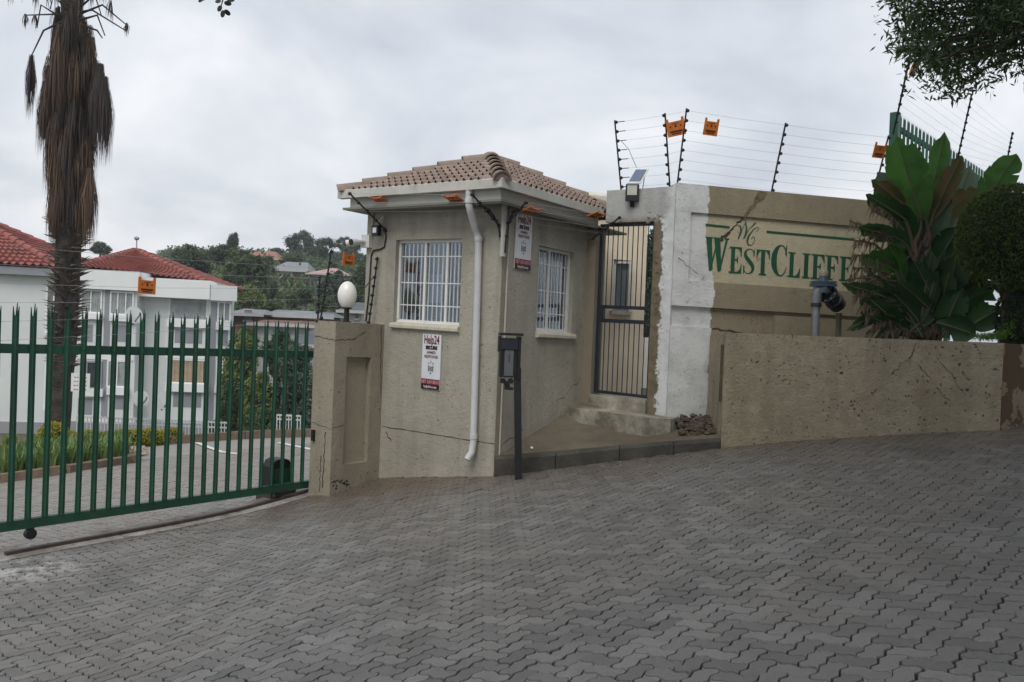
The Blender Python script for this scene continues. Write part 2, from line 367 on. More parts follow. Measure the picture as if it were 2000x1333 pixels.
M_insul = simple('insulator_black', (.010, .010, .012), .4, .1)
M_globe = simple('opal_globe', (.84, .83, .78), .25, .04, 3, dirt=(.3, (.55, .50, .40)))
M_signwhite = simple('sign_white', (.66, .68, .71), .4, .05, 3)
M_maroon = simple('sign_maroon', (.16, .012, .020), .5, .1)
M_darkmar = simple('sign_dark_maroon', (.035, .006, .009), .5, .1)
M_greyink = simple('sign_grey_ink', (.16, .15, .17), .5, .1)
M_pink = simple('sign_pink_ink', (.55, .30, .31), .5, .1)
M_letter = simple('letter_green', (.006, .072, .032), .6, .22, 6, .002, 50)
M_crack = simple('crack_dark', (.045, .033, .022), .95, .3)
M_scar = simple('bare_scar', (.135, .10, .062), .95, .4, 9, .012, 30)
def glass_mat():
    n = NT('window_glass'); g = n.n('ShaderNodeBsdfGlossy'); g.inputs['Roughness'].default_value = .03; g.inputs['Color'].default_value = (.9, .93, .95, 1)
    t = n.n('ShaderNodeBsdfTransparent'); t.inputs['Color'].default_value = (.85, .88, .9, 1)
    f = n.n('ShaderNodeFresnel'); f.inputs['IOR'].default_value = 1.5; mx = n.n('ShaderNodeMixShader')
    n.l(n.math('ADD', n.math('MULTIPLY', f.outputs[0], .8), .01), mx.inputs[0]); n.l(t.outputs[0], mx.inputs[1]); n.l(g.outputs[0], mx.inputs[2]); n.l(mx.outputs[0], n.t.nodes['Material Output'].inputs['Surface']); return n.m
M_glass = glass_mat()

# ------------------------------------------------------------------ terrain
def terr(x, y):
    yy = np.asarray(y, float); base = ground(x, y) - .12
    br_ = np.asarray(x, float) / np.maximum(yy, 1); bear = np.clip((br_ + .56) / .14, 0, 1) * np.clip((.15 - br_) / .2, 0, 1); far = np.interp(yy, [20, 26, 36, 60, 85, 130, 180, 600], [-1.9, -2.6, -2.9, 1.6, 6.2, 12.0, 13.0, 13.0]); far = np.where(yy > 36, -2.9 + (far + 2.9) * (.25 + .75 * bear), far)
    right = 1.0 + .02 * np.maximum(yy - 12, 0); k = np.clip((np.asarray(x, float) + 1.5) / 3.0, 0, 1) * np.clip((yy - 10.8) / 1.0, 0, 1)
    a = np.clip((yy - 19.5) / 2.5, 0, 1); z = base * (1 - a) + far * a
    return z * (1 - k * (1 - a)) + right * k * (1 - a)
xs = np.concatenate([np.linspace(-420, -40, 14), np.linspace(-36, -12, 13), np.arange(-11, 12.1, .5), np.linspace(14, 40, 12), np.linspace(60, 420, 12)])
ys = np.concatenate([np.linspace(-60, -6, 8), np.arange(-5, 24, .5), np.linspace(25, 60, 20), np.linspace(65, 200, 26), np.linspace(230, 900, 10)])
X, Y = np.meshgrid(xs, ys); P = np.stack([X, Y, terr(X, Y) + np.where(Y > 40, rng.normal(0, .12, X.shape), 0)], -1).reshape(-1, 3)
nx, ny = len(xs), len(ys); I = np.arange(nx * ny).reshape(ny, nx)
Fq = np.stack([I[:-1, :-1], I[:-1, 1:], I[1:, 1:], I[1:, :-1]], -1).reshape(-1, 4)
n = NT('hill_ground'); c = n.mix(n.step(n.noise(.12, 6, .65), .4, .62), (.045, .062, .022), (.12, .10, .055)); c = n.mix(n.math('MULTIPLY', n.step(n.noise(2.2, 5), .45, .7), .5), c, (.03, .04, .015)); M_hill = n.fin(c, .95, n.bump(n.noise(3, 5), .1))
npmesh('ground', P, Fq, M_hill, kind='structure', smooth=True)

# ------------------------------------------------------------------ paved drive: sand bed + pavers
def sheet(name, polyab, mat, dz, step=.25):
    ps = [HA(a, b, 0)[:2] for a, b in polyab]; ps = np.array(ps); lo, hi = ps.min(0), ps.max(0)
    x = np.arange(lo[0], hi[0] + step, step); y = np.arange(lo[1], hi[1] + step, step); X, Y = np.meshgrid(x, y)
    A, B = hab(X, Y); a0, a1 = min(p[0] for p in polyab), max(p[0] for p in polyab); b0, b1 = min(p[1] for p in polyab), max(p[1] for p in polyab)
    na, nb = int((a1 - a0) / step) + 2, int((b1 - b0) / step) + 2
    A, B = np.meshgrid(np.linspace(a0, a1, na), np.linspace(b0, b1, nb)); W = C[None, None, :2] + A[..., None] * U[:2] + B[..., None] * V[:2]
    Pz = ground(W[..., 0], W[..., 1]) + dz; P = np.concatenate([W, Pz[..., None]], -1).reshape(-1, 3); I = np.arange(na * nb).reshape(nb, na)
    return npmesh(name, P, np.stack([I[:-1, :-1], I[:-1, 1:], I[1:, 1:], I[1:, :-1]], -1).reshape(-1, 4), mat, kind='structure', smooth=True)
drive = sheet('driveway', [(-11, -12), (8, 2.12)], M_sand, -.030)
court = sheet('courtyard', [(-9, 2.12), (9, 14.2)], M_paver_in, -.012)
PW = .084; AMP = .10; GAP = .050
def outline(w, h):
    pts = []
    for i in range(w): pts += [(i, 0), (i + .3, AMP), (i + .7, -AMP)]
    for j in range(h): pts += [(w, j), (w + AMP, j + .3), (w - AMP, j + .7)]
    for i in range(w, 0, -1): pts += [(i, h), (i - .3, h - AMP), (i - .7, h + AMP)]
    for j in range(h, 0, -1): pts += [(0, j), (-AMP, j - .3), (AMP, j - .7)]
    return np.array(pts, float)
def inset(p, g):
    d = np.roll(p, -1, 0) - p; d /= np.linalg.norm(d, axis=1)[:, None]; nrm = np.stack([-d[:, 1], d[:, 0]], 1); m = nrm + np.roll(nrm, 1, 0)
    m /= np.maximum(np.linalg.norm(m, axis=1)[:, None], .3); return p + m * g
# the same profile on opposite sides so that neighbours interlock
SH = {}
for key, (w, h) in {'a': (2, 1), 'b': (1, 2)}.items():
    o_ = outline(w, h); SH[key] = (inset(o_, GAP + .012), inset(o_, GAP * .75))
PR = math.atan2(U[0], U[1]) + math.radians(6); PU = V3(math.sin(PR), math.cos(PR), 0); PV = V3(-math.cos(PR), math.sin(PR), 0)
def gen_pavers(a0, a1, b0, b1, keep):
    res = []
    for i in range(int(a0 / PW) - 2, int(a1 / PW) + 2):
        for j in range(int(b0 / PW) - 2, int(b1 / PW) + 2):
            k = (i - j) % 4
            if k == 0: key = 'a'; ca, cb = i + 1, j + .5
            elif k == 3: key = 'b'; ca, cb = i + .5, j + 1
            else: continue
            A, B = ca * PW, cb * PW
            if a0 <= A <= a1 and b0 <= B <= b1:
                w = C[:2] + A * PU[:2] + B * PV[:2]; ha, hb = hab(w[0], w[1])
                if keep(float(ha), float(hb), w[0], w[1]): res.append((key, i, j, w[0], w[1]))
    return res
def paver_geo(key, i, j, dzz, tilt):
    top, bot = SH[key]; n_ = len(top)
    sa, sb, sr = random.gauss(0, .022), random.gauss(0, .022), random.gauss(0, .012); cen = top.mean(0)
    def place(p, dz):
        q = p - cen; p = cen + np.stack([q[:, 0] - sr * q[:, 1], q[:, 1] + sr * q[:, 0]], 1)
        A = (p[:, 0] + i + sa) * PW; B = (p[:, 1] + j + sb) * PW; w = C[None, :2] + A[:, None] * PU[:2] + B[:, None] * PV[:2]
        z = ground(w[:, 0], w[:, 1]) + dz + dzz + (p[:, 0] - 1) * tilt[0] + (p[:, 1] - .5) * tilt[1]; return np.concatenate([w, z[:, None]], 1)
    return np.concatenate([place(top, 0), place(bot, -.007), place(bot, -.045)], 0), n_
KERBLINE = [(-.14, 8.44), (2.22, 8.47)]
PLAN = np.array([(2.21, 8.48), (3.02, 8.40), (3.59, 8.2), (4.12, 8.0), (4.47, 7.8), (4.63, 7.7), (5.3, 7.95), (9, 9.5)])
def plan_y(x): return np.interp(x, PLAN[:, 0], PLAN[:, 1])
def keep_out(A, B, x, y):
    if B > 2.02 or y < 2.6: return False
    if A > 0.02 and B > -.02: return False
    if A > -.72 and B > 1.66: return False
    if -.10 < x <= 2.21 and y > 8.46: return False
    if x > 2.21 and y > plan_y(x) + .08: return False
    return abs(x) < .72 * y + 1.7
outp = gen_pavers(-11, 7.5, -9.5, 4.5, keep_out)
def vis(x, y):
    return abs(x) < .60 * y and .43 * y > EYE - ground(x, y) - .1
outp.sort(key=lambda q: (0 if vis(q[3], q[4]) else 1, q[3]**2 + q[4]**2))
def joined(name, lst, mat, parent):
    vs, fs, tn, k = [], [], [], 0; tri = []
    for key, i, j, x, y in lst:
        v, m = paver_geo(key, i, j, random.gauss(0, .0012), (random.gauss(0, .0012), random.gauss(0, .0016)))
        vs.append(v); tn.append(np.full(len(v), random.random()))
        q = np.arange(m); r = np.roll(q, -1)
        fs.append(np.stack([k + m + q, k + m + r, k + r, k + q], 1)); fs.append(np.stack([k + 2*m + q, k + 2*m + r, k + m + r, k + m + q], 1))
        tr = TRI[key]; tri.append(np.stack([k + tr[:, 0], k + tr[:, 1], k + tr[:, 2], k + tr[:, 2]], 1)); k += len(v)
    vs = np.concatenate(vs); tn = np.concatenate(tn); fq = np.concatenate(fs); ft = np.concatenate(tri)[:, :3]
    me = bpy.data.meshes.new(name); nv = len(vs); me.vertices.add(nv); me.vertices.foreach_set('co', (vs - wloc(parent)).astype(np.float32).ravel())
    lp = np.concatenate([fq.ravel(), ft.ravel()]); me.loops.add(len(lp)); me.loops.foreach_set('vertex_index', lp.astype(np.int32))
    st = np.concatenate([np.arange(0, fq.size, 4), fq.size + np.arange(0, ft.size, 3)]); me.polygons.add(len(st)); me.polygons.foreach_set('loop_start', st.astype(np.int32)); me.update(); me.validate(); me.shade_flat()
    a = me.attributes.new('tone', 'FLOAT', 'POINT'); a.data.foreach_set('value', tn.astype(np.float32)); me.materials.append(mat)
    o = bpy.data.objects.new(name, me); COL.objects.link(o); o.parent = parent; o.color = (0, 0, 0, 1); o['kind'] = 'stuff'; return o
TRI = {}
for key in 'ab':
    t_ = np.array(tessellate_polygon([[Vector((p[0], p[1], 0)) for p in SH[key][0]]])); p = SH[key][0]
    for q in t_:
        e1, e2_ = p[q[1]] - p[q[0]], p[q[2]] - p[q[0]]
        if e1[0] * e2_[1] - e1[1] * e2_[0] < 0: q[1], q[2] = q[2], q[1]
    TRI[key] = t_
for key, i, j, x, y in outp[:300]:
    v, m = paver_geo(key, i, j, random.gauss(0, .0015), (random.gauss(0, .0015), random.gauss(0, .002)))
    mb = MB(); q = np.arange(m); r = np.roll(q, -1)
    mb.add(v, [tuple(map(int, x_)) for x_ in TRI[key]] + [(int(m + a), int(m + b_), int(b_), int(a)) for a, b_ in zip(q, r)] + [(int(2*m + a), int(2*m + b_), int(m + b_), int(m + a)) for a, b_ in zip(q, r)])
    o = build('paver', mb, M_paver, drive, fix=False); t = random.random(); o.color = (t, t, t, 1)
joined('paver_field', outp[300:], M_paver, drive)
inp = gen_pavers(-8, 6, .5, 9.0, lambda A, B, x, y: B > 2.27 and B < 9 and y > 2 and abs(x) < .70 * y + .5 and x < -.12 * y)
joined('courtyard_paver_field', inp, M_paver_in, court)

mb = MB()
for _ in range(420):
    x, y = random.uniform(-3.4, 4.4), random.uniform(3.2, 8.4)
    if y > 6.5 and random.random() < .5: y = min(8.3, y + .8)
    if hab(x, y)[1] > 1.6: continue
    z = float(ground(x, y)) + .003; r_ = random.uniform(.003, .009); a_ = random.uniform(0, 6.28); c_, s_ = math.cos(a_) * r_, math.sin(a_) * r_; k_ = random.uniform(.4, 1)
    mb.add([(x - c_, y - s_, z), (x + s_ * k_, y - c_ * k_, z + r_ * .5), (x + c_, y + s_, z + .001), (x - s_ * k_, y + c_ * k_, z + r_ * .6)], [(0, 1, 2), (0, 2, 3), (0, 3, 1), (1, 3, 2)])
o = build('leaf_litter', mb, simple('litter_bits', (.23, .19, .13), .9, .6, 30), drive, fix=False); o['kind'] = 'stuff'
# ------------------------------------------------------------------ kerb, slab, steps
def world_prism(mb, pts, z0, z1):           # pts (x, y); z0/z1 functions or numbers
    k = len(pts); f0 = z0 if callable(z0) else (lambda x, y: z0); f1 = z1 if callable(z1) else (lambda x, y: z1)
    lo = [V3(x, y, f0(x, y)) for x, y in pts]; hi = [V3(x, y, f1(x, y)) for x, y in pts]
    tri = [tuple(t) for t in tessellate_polygon([[Vector((x, y, 0)) for x, y in pts]])]
    mb.add(lo, tri); mb.add(hi, tri); mb.add(lo + hi, [(i, (i+1) % k, k + (i+1) % k, k + i) for i in range(k)]); return mb
def kz(x): return float(np.interp(x, [-.14, .54, 1.26, 2.2], [.545, .61, .72, .82]))
kerb = thing('kerb', 'dark mossy concrete kerb along the front of the step landing', 'kerb', (1.0, 8.45, .4))
kx = [-.125, .50, 1.16, 1.72, 2.20]
for i in range(4):
    x0, x1 = kx[i] + .004, kx[i+1] - .004; y0 = np.interp(x0, [-.14, 2.22], [8.44, 8.46]); y1 = np.interp(x1, [-.14, 2.22], [8.44, 8.46]); mb = MB()
    prof = [(0, -.35), (0, -.025), (.022, 0), (.12, 0), (.12, -.35)]
    vs = [V3(x, y + d, kz(x) + h) for x, y in ((x0, y0), (x1, y1)) for d, h in prof]
    mb.add(vs, [(0, 1, 2, 3, 4), (9, 8, 7, 6, 5)] + [(j, (j+1) % 5, 5 + (j+1) % 5, 5 + j) for j in range(5)]); build('kerb_stone', mb, M_kerb, kerb)
def slz(x, y):
    a, b = hab(x, y); d = y - 8.56
    return kz(min(max(x, -.14), 2.2)) - .004 + max(0, d) * .30 * (1 if x < 1.2 else .6)
ce = HA(1.9, .0, 0); mb = MB(); pts = [(-.10, 8.562), (.8, 8.562), (1.5, 8.562), (2.21, 8.575), (2.35, 9.15), (1.75, 9.1), (1.3, 9.4), tuple(HA(1.7, -.3, 0)[:2]), tuple(HA(1.7, .05, 0)[:2]), tuple(HA(.9, .05, 0)[:2]), tuple(HA(.1, .05, 0)[:2])]
world_prism(mb, pts, .2, slz); tag(build('landing_slab', mb, M_slab), 'stained concrete landing slab beside the guardhouse below the step', 'slab')
st = thing('entrance_step', 'worn concrete step block below the pedestrian gate', 'step', DOOR(.5, .3, .6))
mb = MB()
pr = [(.0, .42), (.58, .44), (1.12, .46), (1.30, .26), (1.30, .05), (0, -.02)]; jit = lambda s: random.uniform(-s, s)
tt_ = []; 
for k in range(len(pr)):
    a_, b_ = pr[k], pr[(k+1) % len(pr)]; nseg = 7 if k < 4 else 1
    for q in range(nseg): tt_.append((a_[0] + (b_[0]-a_[0]) * q / nseg + (jit(.008) if k < 4 else 0), a_[1] + (b_[1]-a_[1]) * q / nseg + (jit(.008) if k < 4 else 0)))
w2 = [tuple(DOOR(t, n_, 0)[:2]) for t, n_ in tt_]; world_prism(mb, w2, .5, lambda x, y: 1.0 - .03 * (x - .8)); build('lower_tread', mb, M_step, st)
mb = MB(); mb.box(DOOR, .132, .884, -.25, .03, .6, 1.165); mb2 = mb; build('threshold', mb, M_step, st)
# rubble between step and planter
def rock(mb, o, r):
    o = np.array(o); mb.ell(o, r * random.uniform(.7, 1.3), r * random.uniform(.7, 1.2), r * random.uniform(.4, .8), 6, 4, .5)
mb = MB()
for _ in range(420):
    x = random.uniform(1.86, 2.24); y = random.uniform(8.72, 9.1); h = max(0, (y - 8.6)) * .5; rock(mb, (x, y, slz(x, y) + random.random() * h * .45), random.choice((.008, .012, .016, .022, .03, .045)))
o = build('rubble', mb, simple('rubble_stone', (.085, .066, .046), .95, .6, 14, .012, 40)); o['kind'] = 'stuff'; o['label'] = 'broken plaster and dirt heaped below the sign wall'; o['category'] = 'rubble'
mb = MB(); mb.add([(.245, 8.60, .625), (.27, 8.61, .628), (.262, 8.63, .645), (.24, 8.625, .64)], [(0, 1, 2, 3)]); mb.ell((.255, 8.62, .632), .016, .01, .008, 6, 4, .3); tag(build('paper_scrap', mb, M_white), 'crumpled white scrap of paper lying on the landing slab', 'litter')

# ------------------------------------------------------------------ sliding gate
gate = thing('sliding_gate', 'dark green palisade sliding gate with spiked pales across the driveway', 'gate', GATE(-2.4, 0, -.15))
A0, A1 = -5.0, -.2
def pale(mb, a, z0, z1):
    w = .026; ang = .011
    pr = [(-w, .0), (-w * .45, .0), (0, .017), (w * .45, .0), (w, .0), (w, -.004), (w*.45, -.004), (0, .013), (-w*.45, -.004), (-w, -.004)]
    k = len(pr); vs = [GATE(a + p, q + .03, z) for z in (z0, z1) for p, q in pr]; fs = [(i, (i+1) % k, k + (i+1) % k, k + i) for i in range(k)] + [(0, 1, 8, 9), (1, 2, 7, 8), (2, 3, 6, 7), (3, 4, 5, 6)]
    mb.add(vs, fs)
    tops = [(-w*.75, .0, .075), (0, .02, .105), (w*.75, .0, .075)]; spans = [(-w, -w*.4), (-w*.35, w*.35), (w*.4, w)]
    for (tp, tn, th), (s0, s1) in zip(tops, spans):
        e = .006
        b_ = [GATE(a + s0, .03 + (0.012 if s0 > -w*.9 and s1 < w*.9 else 0), z1), GATE(a + s1, .03 + (0.012 if s0 > -w*.9 and s1 < w*.9 else 0), z1), GATE(a + s1, .026 + (0.012 if s0 > -w*.9 and s1 < w*.9 else 0), z1), GATE(a + s0, .026 + (0.012 if s0 > -w*.9 and s1 < w*.9 else 0), z1)]
        t_ = [GATE(a + tp * 1.15 - .003, .03 + tn, z1 + th), GATE(a + tp * 1.15 + .003, .03 + tn, z1 + th)]
        mb.add(b_ + t_, [(0, 1, 5, 4), (1, 2, 5), (2, 3, 4, 5), (3, 0, 4)])
mb = MB(); mb.box(GATE, A0, A1, -.025, .022, 1.415, 1.492); build('top_rail', mb, M_green, gate)
mb = MB(); mb.box(GATE, A0, A1, -.030, .022, -.055, .025); build('bottom_rail', mb, M_green, gate)
a = -.787 + .136 * 3
while a > A0:
    mb = MB(); pale(mb, a, .026, 1.725 + random.uniform(-.010, .010)); k0, k1 = jit(.010), jit(.012); mb.v = [tuple(np.array(p_) + GATE.e1 * k0 * max(0, (p_[2] - .8)) + GATE.e2 * k1 * (p_[2] - .8) * .4) for p_ in mb.v]; pl_ = build('pale', mb, M_green, gate, fix=False)
    for z_ in (1.455, ): build('bolt', MB().tube([GATE(a, .034, z_), GATE(a, .054, z_)], .009, 6), M_greenf, pl_)
    a -= .136
for a in (-3.61, -1.10):
    mb = MB(); mb.box(GATE, a - .03, a + .03, -.012, .012, -.10, -.05); br = build('wheel_bracket', mb, M_green, gate)
    mb = MB(); mb.tube([GATE(a, -.02, -.105), GATE(a, .03, -.105)], .045, 14); build('wheel', mb, M_black, gate)
# track on its concrete strip
gz = lambda a: float(ground(*GATE(a, .1, 0)[:2]))
mb = MB()
for i in range(24):
    a0, a1 = -6 + i * .25, -6 + (i + 1) * .25
    p = [GATE(a, n_, 0) for a in (a0, a1) for n_ in (.16, -.22)]
    for q in p: q[2] = gz(a0) + .012 if q is p[0] or q is p[1] else gz(a1) + .012
    lo = [q - V3(0, 0, .1) for q in p]; mb.add(p + lo, [(0, 2, 3, 1), (0, 4, 6, 2), (1, 3, 7, 5)])
n = NT('track_concrete'); c = n.mix(n.step(n.noise(3, 6, .65), .38, .66), (.17, .15, .13), (.36, .345, .325)); c = n.mix(n.math('MULTIPLY', n.step(n.noise(11, 5, .7), .52, .64), .7), c, (.05, .042, .035))
o = build('track_strip', mb, n.fin(c, .8, n.bump(n.noise(35, 5), .008))); o['kind'] = 'structure'
tr = thing('gate_track', 'thin steel rail in the ground under the sliding gate', 'rail', GATE(-2.4, 0, gz(-2.4)))
mb = MB()
for i in range(12):
    a0, a1 = -3.80 + i * .27, -3.80 + (i + 1) * .27; mb.bar(GATE(a0, .012, gz(a0) - GATE(0, 0, 0)[2] + .018 - (GATE(a0, 0, 0)[2] - GATE(0, 0, 0)[2])), GATE(a1, .012, gz(a1) + .018 - GATE(a1, 0, 0)[2]), .045, .045)
build('rail', mb, simple('rusty_rail', (.05, .035, .028), .7, .4, 12), tr)
# gate motor
mo = thing('gate_motor', 'black gate motor box standing behind the gate beside the pier', 'gate motor', GATE(-.93, -.22, gz(-.9)))
z0 = gz(-.9) - .02; mb = MB()
for i, (h, s) in enumerate([(0, 1.), (.22, 1.), (.30, .93), (.335, .75)]): pass
pr = [(-.13, 0), (.13, 0), (.13, .25), (.10, .315), (.05, .335), (-.05, .335), (-.10, .315), (-.13, .25)]
mb.poly(GATE, [(-.93 + p, z0 + .04 + q) for p, q in pr], -.14, .17); k = len(pr); mb.poly(GATE, [(-.93 + p, z0 + .04 + q) for p, q in pr], -.31); build('housing', mb, M_black, mo)
mb = MB(); mb.box(GATE, -1.1, -.76, -.36, -.10, z0 - .1, z0 + .04); build('base_plate', mb, M_kerb, mo)
mb = MB(); mb.box(GATE, -1.03, -.83, -.138, -.134, z0 + .1, z0 + .27); build('cover', mb, M_green, mo)

# ------------------------------------------------------------------ pier
PIERF = Fr(C + 1.68 * V, U, -V)      # t = a
pier = thing('gate_pier', 'beige plastered gate pier with a tall recessed niche beside the guardhouse', 'pier', PIERF(-.36, -.18, -.1))
mb = MB(); A, B_ = -.735, -.004
core = -.075; nT, nB, nL, nR = 1.455, .257, -.56, -.193
mb.box(PIERF, A, B_, -.35, core, -.35, 1.838)
mb.box(PIERF, A, nL, core, 0, -.35, 1.838); mb.box(PIERF, nR, B_, core, 0, -.35, 1.838); mb.box(PIERF, nL, nR, core, 0, nT, 1.838); mb.box(PIERF, nL, nR, core, 0, -.35, nB)
build('shaft', mb, M_pier, pier, fix=False)
mb = MB(); mb.box(PIERF, nL + .002, nR - .002, core + .001, core + .004, nB, nT - .002); build('niche_panel', mb, M_niche, pier)
def crack(pts, w): return [(t, z, w * random.uniform(.5, 1.3)) for t, z in pts]
def wiggle(p0, p1, n_, amp):
    return [(p0[0] + (p1[0]-p0[0]) * i / n_ + (jit(amp) if 0 < i < n_ else 0), p0[1] + (p1[1]-p0[1]) * i / n_ + (jit(amp) if 0 < i < n_ else 0)) for i in range(n_ + 1)]
mb = MB(); mb.ribbon(PIERF, crack(wiggle((A, 1.63), (-.45, 1.66), 8, .012) + wiggle((-.44, 1.67), (-.30, 1.74), 5, .012), .008), .002)
mb.ribbon(PIERF, crack(wiggle((-.05, 1.83), (-.02, 1.0), 14, .012), .008), .002); mb.ribbon(PIERF, crack(wiggle((A, .68), (nL, .70), 6, .006), .006), .002)
for _ in range(16):
    t0, z0 = random.uniform(-.7, -.45), random.uniform(.0, .10); mb.ribbon(PIERF, crack(wiggle((t0, z0), (t0 + jit(.05), z0 + jit(.03)), 3, .01), .018), .002)
PE = Fr(C + 1.68 * V + A * U, V, -U)
mb.ribbon(PE, crack(wiggle((0, 1.63), (.34, 1.66), 7, .012), .008), .002); mb.ribbon(PE, crack(wiggle((0.12, .0), (.10, .62), 12, .010), .014), .002); mb.ribbon(PE, crack(wiggle((0, .66), (.34, .70), 7, .006), .006), .002)
mb.ribbon(PE, crack(wiggle((0.17, -.05), (.16, .35), 9, .01), .012), .002)
build('crack_line', mb, M_crack, pier, fix=False, kind='stuff')
mb = MB(); mb.box(PE, .27, .31, 0.001, .03, .50, .62); build('limit_bracket', mb, M_black, pier)
# globe lamp
lp = HA(-.425, 1.86, 1.838)
lamp = thing('globe_lamp', 'white globe lamp on a short black stem on top of the gate pier', 'lamp', lp)
mb = MB(); mb.lathe(lp, [(0, .055), (.012, .055), (.014, .032), (.15, .030), (.152, .06), (.165, .06)], 12); build('stem', mb, M_black, lamp, smooth=True)
mb = MB(); gp = []
for i in range(15):
    ph = -1.15 + (math.pi / 2 + 1.15) * i / 14; gp.append((.155 + .150 + .158 * math.sin(ph), .108 * math.cos(ph)))
mb.lathe(lp, gp, 20); build('globe', mb, M_globe, lamp, smooth=True)

# ------------------------------------------------------------------ guardhouse
gh = thing('guardhouse', 'small beige plastered guardhouse with a hipped tile roof', 'guardhouse', HA(1, 1, .1))
S = 2.03; TH = .16; EV = 3.15
w1 = dict(l=HFRONT.px(903, 468)[0], r=HFRONT.px(774, 467)[0], t=2.82, b=1.87)
w2_ = dict(l=HRIGHT.px(1053, 481)[0], r=HRIGHT.px(1122, 493)[0], t=2.82, b=1.87)
def wall_with_hole(mb, fr, t0, t1, z0, z1, w, n0=-TH):
    mb.box(fr, t0, w['l'], n0, 0, z0, z1); mb.box(fr, w['r'], t1, n0, 0, z0, z1); mb.box(fr, w['l'], w['r'], n0, 0, w['t'], z1); mb.box(fr, w['l'], w['r'], n0, 0, z0, w['b'])
mb = MB(); wall_with_hole(mb, HFRONT, 0, S, -.3, EV, w1); build('front_wall', mb, M_house, gh, fix=False)
mb = MB(); wall_with_hole(mb, HRIGHT, TH, 2.0, -.1, EV, w2_); build('side_wall', mb, M_house, gh, fix=False)
mb = MB(); mb.box(HA, TH, S, S - TH, S, -.4, EV); mb.box(HA, S - TH, S, TH, S - TH, -.2, EV); build('rear_wall', mb, M_house, gh)
mb = MB(); mb.box(HA, TH + .01, S - TH - .01, TH + .01, S - TH - .01, .9, 1.0); build('floor_slab', mb, M_slab, gh)
mb = MB(); mb.ribbon(HFRONT, crack(wiggle((1.66, .655), (0, .672), 26, .004), .009), .002); mb.ribbon(HFRONT, crack(wiggle((1.60, .60), (1.50, .50), 4, .01), .012), .002)
mb.ribbon(HRIGHT, crack(wiggle((.02, .60), (.5, .80), 8, .02), .007), .002); mb.ribbon(HRIGHT, crack(wiggle((1.15, 1.05), (1.65, 1.35), 10, .03), .006), .002)
mb.ribbon(HRIGHT, crack(wiggle((.004, .4), (.004, 1.9), 20, .003), .007), .002)
build('crack_line', mb, M_crack, gh, fix=False, kind='stuff')
def window(fr, w, mull, label, curtain_gap=None, n_in=-.075):
    l, r, b_, t_ = w['l'], w['r'], w['b'], w['t']; fw = .032
    win = build('window', MB().box(fr, l, r, n_in - .02, n_in + .02, t_ - fw, t_).box(fr, l, r, n_in - .02, n_in + .02, b_, b_ + fw + .01).box(fr, l, l + fw, n_in - .02, n_in + .02, b_ + fw, t_ - fw).box(fr, r - fw, r, n_in - .02, n_in + .02, b_ + fw, t_ - fw), M_white, gh, fix=False)
    if label: win['label'] = label
    xs_ = [l + fw] + mull + [r - fw]
    for m in mull: build('mullion', MB().box(fr, m - .016, m + .016, n_in - .018, n_in + .018, b_ + fw, t_ - fw), M_white, win)
    for i in range(len(xs_) - 1):
        x0, x1 = xs_[i] + .012, xs_[i+1] - .012
        build('pane', MB().box(fr, x0, x1, n_in - .004, n_in, b_ + fw, t_ - fw), M_glass, win)
        k = max(2, round((x1 - x0) / .078))
        for j in range(1, k + 1):
            xx = x0 + (x1 - x0) * (j - .25) / (k + .5); build('burglar_bar', MB().bar(fr(xx, n_in + .012, b_ + fw), fr(xx, n_in + .012, t_ - fw - .01), .0075, .006, up=fr.e1), M_bars, win)
        for q in (.17, .46, .80):
            zz_ = b_ + fw + (t_ - b_ - 2 * fw) * q * .99 + .03; build('burglar_rail', MB().bar(fr(x0, n_in + .006, zz_), fr(x1, n_in + .006, zz_), .006, .011), M_bars, win)
    mb = MB(); nn = 90; vs, fs = [], []
    c0, c1 = (l + .005, r - .005) if curtain_gap is None else (l + .005, r - curtain_gap)
    for i in range(nn + 1):
        x = c0 + (c1 - c0) * i / nn; d = n_in - .09 + .012 * math.sin(i * 1.15) + .006 * math.sin(i * .37)
        vs += [fr(x, d, b_), fr(x, d, t_)]
    mb.add(vs, [(2*i, 2*i+2, 2*i+3, 2*i+1) for i in range(nn)]); build('curtain', mb, M_curtain, win, fix=False, smooth=True)
    return win
m1 = [HFRONT.px(868, 472)[0], HFRONT.px(825, 475)[0]]
wa = window(HFRONT, w1, m1, 'three-light window with white frame and burglar bars', .30)
mb = MB(); mb.box(HFRONT, m1[0] + .10, m1[0] + .27, -.092, -.088, 2.12, 2.44); build('notice_sheet', mb, M_signwhite, wa)
wb = window(HRIGHT, w2_, [HRIGHT.px(1082, 500)[0]], 'two-light window with white frame and burglar bars')
for fr, w, s0, s1 in ((HFRONT, w1, .53, 1.56), (HRIGHT, w2_, .66, 1.44)):
    mb = MB(); sl = [(-.07, 1.885), (.035, 1.862), (.045, 1.845), (.045, 1.815), (.025, 1.803), (-.07, 1.803)]
    vs = [fr(t, n_, z) for t in (s0, s1) for n_, z in sl]; mb.add(vs, [tuple(range(6)), tuple(range(11, 5, -1))] + [(i, (i+1) % 6, 6 + (i+1) % 6, 6 + i) for i in range(6)]); build('window_sill', mb, M_sill, gh)
